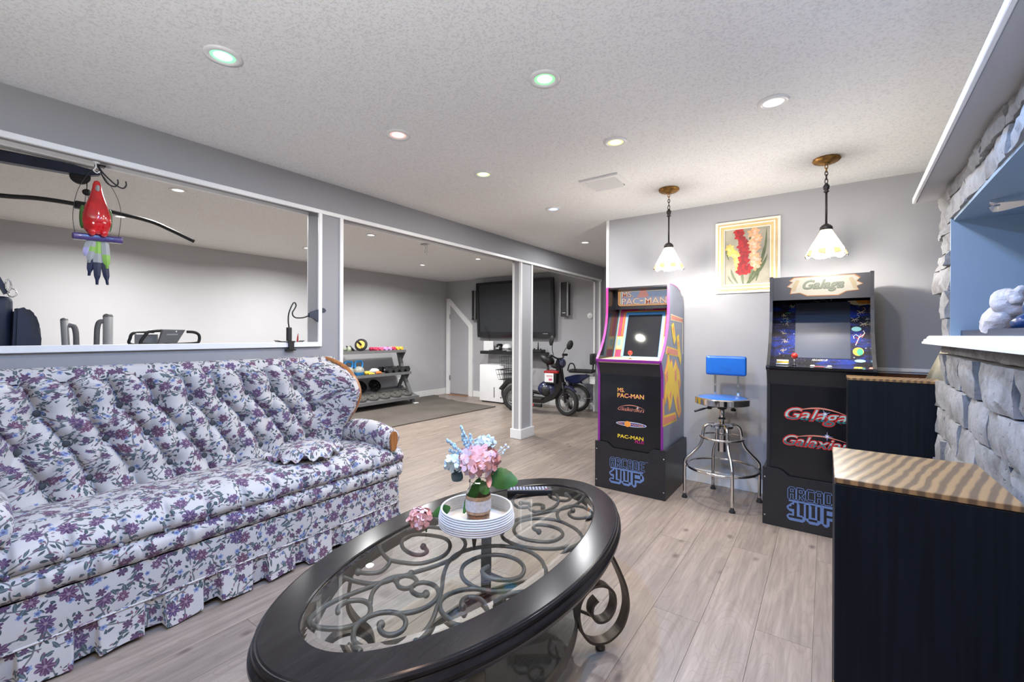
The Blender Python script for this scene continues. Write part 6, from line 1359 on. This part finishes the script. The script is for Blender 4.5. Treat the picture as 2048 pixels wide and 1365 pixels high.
# stepper with two grey columns
t = thing('stepper_handles', 'grey exercise stepper with two padded upright handles beyond the half wall', 'exercise machine', (-3.5, .64, 0)); Xs = -3.5
b = B(); box(b, -3.75, -3.2, .50, .80, .0, .08, .01); obj('base', b, M['black'], t)
for y, lean_, s, r_ in ((.555, -.10, 1, .017), (.731, 0, -1, .024)):
    zt_ = 1.205 if s > 0 else 1.232; y0_ = y if s < 0 else .60
    b = B(); cyl(b, (Xs, y0_, .08), (Xs, y if s < 0 else .545, zt_), r_, 16); obj('column', b, M['handle_gray'], t, True)
    b = B(); ball(b, (Xs, y if s < 0 else .545, zt_), r_ * 1.02, (1, 1, .75), 14, 8); obj('cap', b, M['g_kbody'] if False else M['gray_steel'], t, True)
    yy_ = y if s < 0 else .545; b = B(); tube(b, cr([(Xs, yy_, zt_ - .035), (Xs + .0, yy_ + s * .032, zt_ - .030), (Xs, yy_ + s * .046, zt_ - .060), (Xs, yy_ + s * .05, zt_ - .15), (Xs, yy_ + s * .052, .80)], 5), .0135, 10); obj('grip', b, M['gray_steel'], t, True)
# exercise bike console
t = thing('bike_console', 'black exercise bike handlebar and console beyond the half wall', 'exercise machine', (-3.5, 1.02, 0)); 
b = B(); box(b, -3.9, -3.2, .98, 1.06, 0, .08, .01); cyl(b, (-3.56, 1.02, .08), (-3.52, 1.02, 1.07), .03, 12); obj('post', b, M['black'], t)
b = B(); tube(b, cr([(Xs, .995, 1.150), (Xs, .93, 1.143), (Xs, .905, 1.115), (Xs, .885, 1.075), (Xs, .90, 1.062), (Xs, 1.0, 1.060), (Xs, 1.10, 1.061), (Xs, 1.185, 1.066), (Xs, 1.203, 1.090), (Xs, 1.198, 1.125), (Xs, 1.17, 1.140), (Xs, 1.13, 1.143)], 5), .0095, 8); obj('handlebar', b, M['black'], t, True)
b = B(); tube(b, cr([(Xs - .10, .98, 1.140), (Xs - .10, .88, 1.135), (Xs - .10, .858, 1.10), (Xs - .10, .865, 1.060), (Xs - .08, 1.0, 1.05)], 5), .009, 8); obj('handlebar', b, M['black'], t, True)
b = B(); prism(b, [(.985, 1.158), (.962, 1.070), (1.060, 1.066), (1.108, 1.156)], YZ(Xs + .02), 0, .03); bmesh.ops.bevel(b, geom=list(b.edges), offset=.003, affect='EDGES'); obj('console', b, M['gray_steel'], t)
b = B(); prism(b, [(1.005, 1.128), (1.003, 1.120), (1.062, 1.121), (1.066, 1.129)], YZ(Xs + .0505), 0, .001); obj('display', b, M['p_gray'], t); b = B(); ball(b, (Xs + .051, 1.056, 1.144), .005, (.4, 1, 1), 8, 6); obj('lamp', b, M['white2'], t, True)
b = B(); obox(b, (Xs - .06, .93, 1.095), (.02, .12, .075), (0, 0, 0), .008); obj('backplate', b, M['handle_gray'], t)

# ================================================================== ELECTRIC BIKES
def wheel(t, cx, cy, cz, r, w_, steer=0, spokes='mag', tyre='rubber'):
    Mw = Matrix.Translation((cx, cy, cz)) @ Matrix.Rotation(steer, 4, 'Z') @ Matrix.Rotation(PI / 2, 4, 'X')
    b = B(); lathe(b, [(r - w_ * .9, -w_ * .40), (r - w_ * .35, -w_ * .52), (r - w_ * .08, -w_ * .35), (r, 0), (r - w_ * .08, w_ * .35), (r - w_ * .35, w_ * .52), (r - w_ * .9, w_ * .40), (r - w_ * .9, -w_ * .40)], seg=36, M=Mw); obj('tyre', b, M[tyre], t, 50)
    ri = r - w_ * .9
    if spokes == 'mag':
        b = B(); lathe(b, [(ri - .012, -.012), (ri + .002, -.016), (ri + .002, .016), (ri - .012, .012), (ri - .012, -.012)], seg=36, M=Mw); lathe(b, [(0, -.03), (.035, -.03), (.04, 0), (.035, .03), (0, .03)], seg=20, M=Mw)
        for k in range(3):
            a = k * 2 * PI / 3 + PI / 2; q = B(); prism(q, [(.02, -.026), (ri, -.014), (ri, .014), (.02, .026)], XY(0), -.008, .008); q.transform(Mw @ Matrix.Rotation(-a, 4, 'Z')); merge(b, q)
        obj('mag_rim', b, M['gray_steel'], t, 40)
    else:
        b = B(); lathe(b, [(ri - .018, -.010), (ri + .002, -.014), (ri + .002, .014), (ri - .018, .010), (ri - .018, -.010)], seg=36, M=Mw); lathe(b, [(0, -.035), (.05, -.03), (.05, .03), (0, .035)], seg=20, M=Mw); obj('rim', b, M['steel'], t, 40)
        b = B()
        for k in range(18): a = k * PI / 9; cyl(b, (Mw @ Vector((.045 * math.cos(a + .5), .045 * math.sin(a + .5), .02 * (-1) ** k))), (Mw @ Vector((ri * math.cos(a), ri * math.sin(a), 0))), .0014, 4)
        o = obj('spokes', b, M['steel'], t); o['kind'] = 'stuff'
def wire_basket(t, x0, x1, y0, y1, z0, z1, fl=1.15, nv=8, nh=3):
    cx, cy = (x0 + x1) / 2, (y0 + y1) / 2; b = B()
    def P_(u, v, z): s = 1 + (fl - 1) * (z - z0) / (z1 - z0); return Vector((cx + (x0 + (x1 - x0) * u - cx) * s, cy + (y0 + (y1 - y0) * v - cy) * s, z))
    for h_ in range(nh + 1):
        z = z0 + (z1 - z0) * h_ / nh; tube(b, [P_(0, 0, z), P_(1, 0, z), P_(1, 1, z), P_(0, 1, z)], .0045 if h_ == nh else .0028, 5, closed=True)
    for k in range(nv + 1):
        u = k / nv
        for v in (0, 1): cyl(b, P_(u, v, z0), P_(u, v, z1), .0026, 4)
        cyl(b, P_(u, 0, z0), P_(u, 1, z0), .0026, 4)
    for k in range(1, 5):
        v = k / 5
        for u in (0, 1): cyl(b, P_(u, v, z0), P_(u, v, z1), .0026, 4)
        cyl(b, P_(0, v, z0), P_(1, v, z0), .0026, 4)
    return obj('wire_basket', b, M['black'], t)
fx, fy, rx = -2.925, 5.40, -3.745
A_ = math.atan2(.10, .82); t = thing('electric_scooter', 'dark blue electric scooter with mirrors parked in front near the post', 'scooter', (-3.33, 5.36, 0), A_)
Wt = WM[t]
def L(x, y, z): return Wt @ Vector((x, y, z))
def lobj(name, bm, mat, sm_=False): bm.transform(Wt); return obj(name, bm, M[mat] if isinstance(mat, str) else mat, t, sm_)
FW, RW = .41, -.42
class _W:  # wheels are built in the thing's own frame
    pass
def lwheel(cx, cz, r, w_, steer, spokes):
    v = L(cx, 0, cz); wheel(t, v.x, v.y, v.z, r, w_, t.rotation_euler.z + steer, spokes)
lwheel(FW, .192, .190, .060, math.radians(-14), 'mag'); lwheel(RW, .192, .190, .070, 0, 'mag')
b = B(); 
for s in (-1, 1): tube(b, [(FW, s * .055, .192), (FW - .030, s * .055, .36), (FW - .05, s * .045, .45)], .016, 8)
tube(b, [(FW - .05, -.05, .45), (FW - .05, .05, .45)], .02, 8); tube(b, [(FW - .05, 0, .45), (FW - .105, 0, .80)], .020, 8); lobj('fork', b, 'black', True)
b = B(); prism(b, [(FW + .14, .335), (FW + .06, .410), (FW - .04, .425), (FW - .14, .38), (FW - .17, .31), (FW - .12, .36), (FW - .04, .395), (FW + .05, .385)], XZ(0), -.035, .035); lobj('front_fender', b, 'bikeblue', 40)
b = B(); prism(b, [(FW - .045, .44), (FW - .085, .70), (FW - .13, .80), (FW - .16, .74), (FW - .13, .50), (FW - .22, .30), (FW - .36, .21), (RW + .24, .20), (RW + .22, .15), (FW - .34, .15), (FW - .18, .22), (FW - .09, .34)], XZ(0), -.045, .045); bmesh.ops.bevel(b, geom=list(b.edges), offset=.010, segments=2, affect='EDGES'); lobj('frame_body', b, 'blackgloss', 40)
b = B(); ball(b, (FW - .29, 0, .36), .12, (1.25, .8, .95), 20, 14); lobj('battery_shell', b, 'bikeblue', True)
b = B(); ball(b, (FW - .29, -.07, .34), .075, (1, .5, 1), 16, 10); lobj('motor_cover', b, 'black', True)
b = B(); box(b, FW - .30, FW - .12, -.10, .10, .44, .60, .02, seg=2); lobj('storage_bag', b, 'black', 50); b = B(); box(b, FW - .31, FW - .10, -.105, .105, .590, .625, .012, seg=2); lobj('bag_lid', b, 'g_red', 50)
b = B(); obox(b, (FW - .22, -.115, .53), (.135, .006, .125), (0, 0, 0), .001); lobj('placard', b, 'white2')
put_text('placard_print', 'REGI', 'p_red', t, Wt @ MF(FW - .215, -.1195, .555), .08, .022, extrude=.0003); b = B(); box(b, FW - .225, FW - .175, -.1200, -.1185, .49, .52); lobj('placard_print', b, 'p_pink')
b = B(); tube(b, cr([(FW - .13, .30, .835), (FW - .14, .20, .84), (FW - .10, .10, .80), (FW - .10, -.10, .80), (FW - .14, -.20, .84), (FW - .13, -.30, .835)], 5), .012, 8); lobj('handlebar', b, 'black', True)
for s in (-1, 1):
    b = B(); cyl(b, (FW - .14, s * .20, .84), (FW - .13, s * .32, .835), .018, 10); lobj('grip', b, 'rubber', True)
    b = B(); tube(b, cr([(FW - .13, s * .17, .85), (FW - .12, s * .24, .92), (FW - .10, s * .28, 1.00 if s < 0 else .95)], 4), .005, 6); lobj('mirror_stem', b, 'black', True)
    b = B(); zc_ = 1.05 if s < 0 else .98; ball(b, (FW - .09 + .02 * s, s * .29, zc_), .062, (.75, .22, 1.15), 14, 10, (0, .35, s * .5)); lobj('mirror', b, 'black', True)
b = B(); ball(b, (FW - .065, 0, .735), .06, (.8, 1, 1), 14, 10); lobj('headlamp', b, 'bikeblue', True)
b = B(); ball(b, (FW - .30, .0, .78), .09, (1.3, 1, .75), 14, 10, (0, .5, 0)); lobj('saddle', b, 'black', True); b = B(); cyl(b, (FW - .30, 0, .72), (FW - .27, 0, .45), .018, 8); lobj('seat_post', b, 'darkiron', True)
b = B(); box(b, RW + .12, FW - .35, -.10, .10, .205, .225, .005); lobj('footboard', b, 'rubber'); b = B(); box(b, RW + .20, RW + .48, -.09, -.05, .10, .15, .005); lobj('side_step', b, 'black'); 
b = B(); box(b, RW + .30, RW + .36, -.094, -.088, .115, .14); lobj('reflector', b, 'p_red')
b = B(); prism(b, [(RW - .20, .30), (RW - .10, .41), (RW + .05, .43), (RW + .18, .34), (RW + .28, .22), (RW + .30, .26), (RW + .18, .42), (RW + .05, .47), (RW - .12, .45), (RW - .24, .32)], XZ(0), -.05, .05); lobj('rear_fender', b, 'black', 40)
b = B(); tube(b, [(RW, .06, .192), (RW + .30, .05, .18)], .015, 6); tube(b, [(RW, -.06, .192), (RW + .30, -.05, .18)], .015, 6); lobj('swing_arm', b, 'black', True)
b = B(); tube(b, [(RW + .02, 0, .46), (RW - .02, 0, .50)], .02, 6); tube(b, [(RW - .02, 0, .46), (RW - .02, 0, .60)], .010, 6); lobj('rack_post', b, 'black', True)
c_ = L(RW - .03, 0, 0); wire_basket(t, c_.x - .13, c_.x + .13, c_.y - .12, c_.y + .12, .545, .80, 1.12, 9, 4)
t = thing('electric_bicycle', 'dark electric bicycle with spoked wheels parked against the far wall', 'bicycle', (-3.45, 5.72, 0), math.radians(8)); Wt = WM[t]
RW2, FW2 = .49, -.56
lwheel(RW2, .205, .203, .050, 0, 'spoke'); lwheel(FW2, .205, .203, .050, math.radians(6), 'spoke')
b = B(); tube(b, cr([(FW2 + .10, 0, .62), (FW2 + .14, 0, .42), (FW2 + .30, 0, .26), (RW2 - .30, 0, .24), (RW2 - .12, 0, .34), (RW2 - .08, 0, .50)], 6), .026, 10); tube(b, [(RW2 - .28, 0, .24), (RW2, .05, .205)], .012, 6); tube(b, [(RW2 - .28, 0, .24), (RW2, -.05, .205)], .012, 6); tube(b, [(RW2 - .1, 0, .50), (RW2, -.05, .205)], .010, 6); lobj('frame', b, 'black', True)
b = B(); prism(b, [(RW2 - .18, .50), (RW2 - .12, .40), (RW2 + .05, .42), (RW2 + .20, .53), (RW2 + .16, .56), (RW2, .55)], XZ(0), -.07, .07); bmesh.ops.bevel(b, geom=list(b.edges), offset=.015, segments=2, affect='EDGES'); lobj('tail_cover', b, 'bikeblue', 40)
b = B(); box(b, RW2 - .10, RW2 + .26, -.09, .09, .575, .625, .02, seg=3); lobj('long_seat', b, 'rubber', 50)
b = B(); box(b, RW2 + .22, RW2 + .27, -.10, .10, .70, .86, .02, seg=2); tube(b, [(RW2 + .24, 0, .60), (RW2 + .25, 0, .72)], .012, 6); lobj('rear_backrest', b, 'black', 50)
b = B(); tube(b, cr([(RW2 - .12, -.06, .60), (RW2 - .09, -.06, .70), (RW2 - .03, -.06, .70), (RW2 - .0, -.06, .61)], 5), .010, 6); lobj('grab_handle', b, 'black', True)
pts = [(RW2 + .235 * math.cos(a), 0, .205 + .235 * math.sin(a)) for a in np.linspace(math.radians(150), math.radians(-5), 16)]; b = B(); tube(b, pts, .01, flat=(.075, .005), up=(0, 1, 0)); lobj('mudguard', b, 'bikeblue')
b = B(); box(b, RW2 + .20, RW2 + .28, -.02, -.012, .42, .53, .002); lobj('number_plate', b, 'p_white'); 
b = B(); tube(b, [(RW2 + .235, -.045, .22), (RW2, -.06, .205)], .004, 5); tube(b, [(RW2 - .12, -.07, .45), (RW2 - .02, -.09, .03)], .009, 6); tube(b, [(RW2 - .06, -.07, .03), (RW2 + .06, -.12, .006)], .008, 6); lobj('kickstand', b, 'chrome', True)
b = B(); tube(b, [(FW2, .045, .205), (FW2 + .05, .04, .42), (FW2 + .08, 0, .55), (FW2 + .13, 0, .80)], .014, 8); tube(b, [(FW2, -.045, .205), (FW2 + .05, -.04, .42), (FW2 + .08, 0, .55)], .014, 8); tube(b, cr([(FW2 + .18, .10, .84), (FW2 + .13, .06, .82), (FW2 + .13, -.1, .82), (FW2 + .18, -.26, .86)], 4), .011, 8); lobj('front_fork', b, 'black', True)
c_ = L(FW2 - .06, 0, 0); wire_basket(t, c_.x - .12, c_.x + .12, c_.y - .14, c_.y + .14, .42, .575, 1.25, 6, 2)
b = B(); ball(b, (RW2 - .30, 0, .66), .085, (1.3, .8, .5), 14, 8); cyl(b, (RW2 - .30, 0, .64), (RW2 - .27, 0, .28), .014, 8); lobj('saddle', b, 'rubber', True)
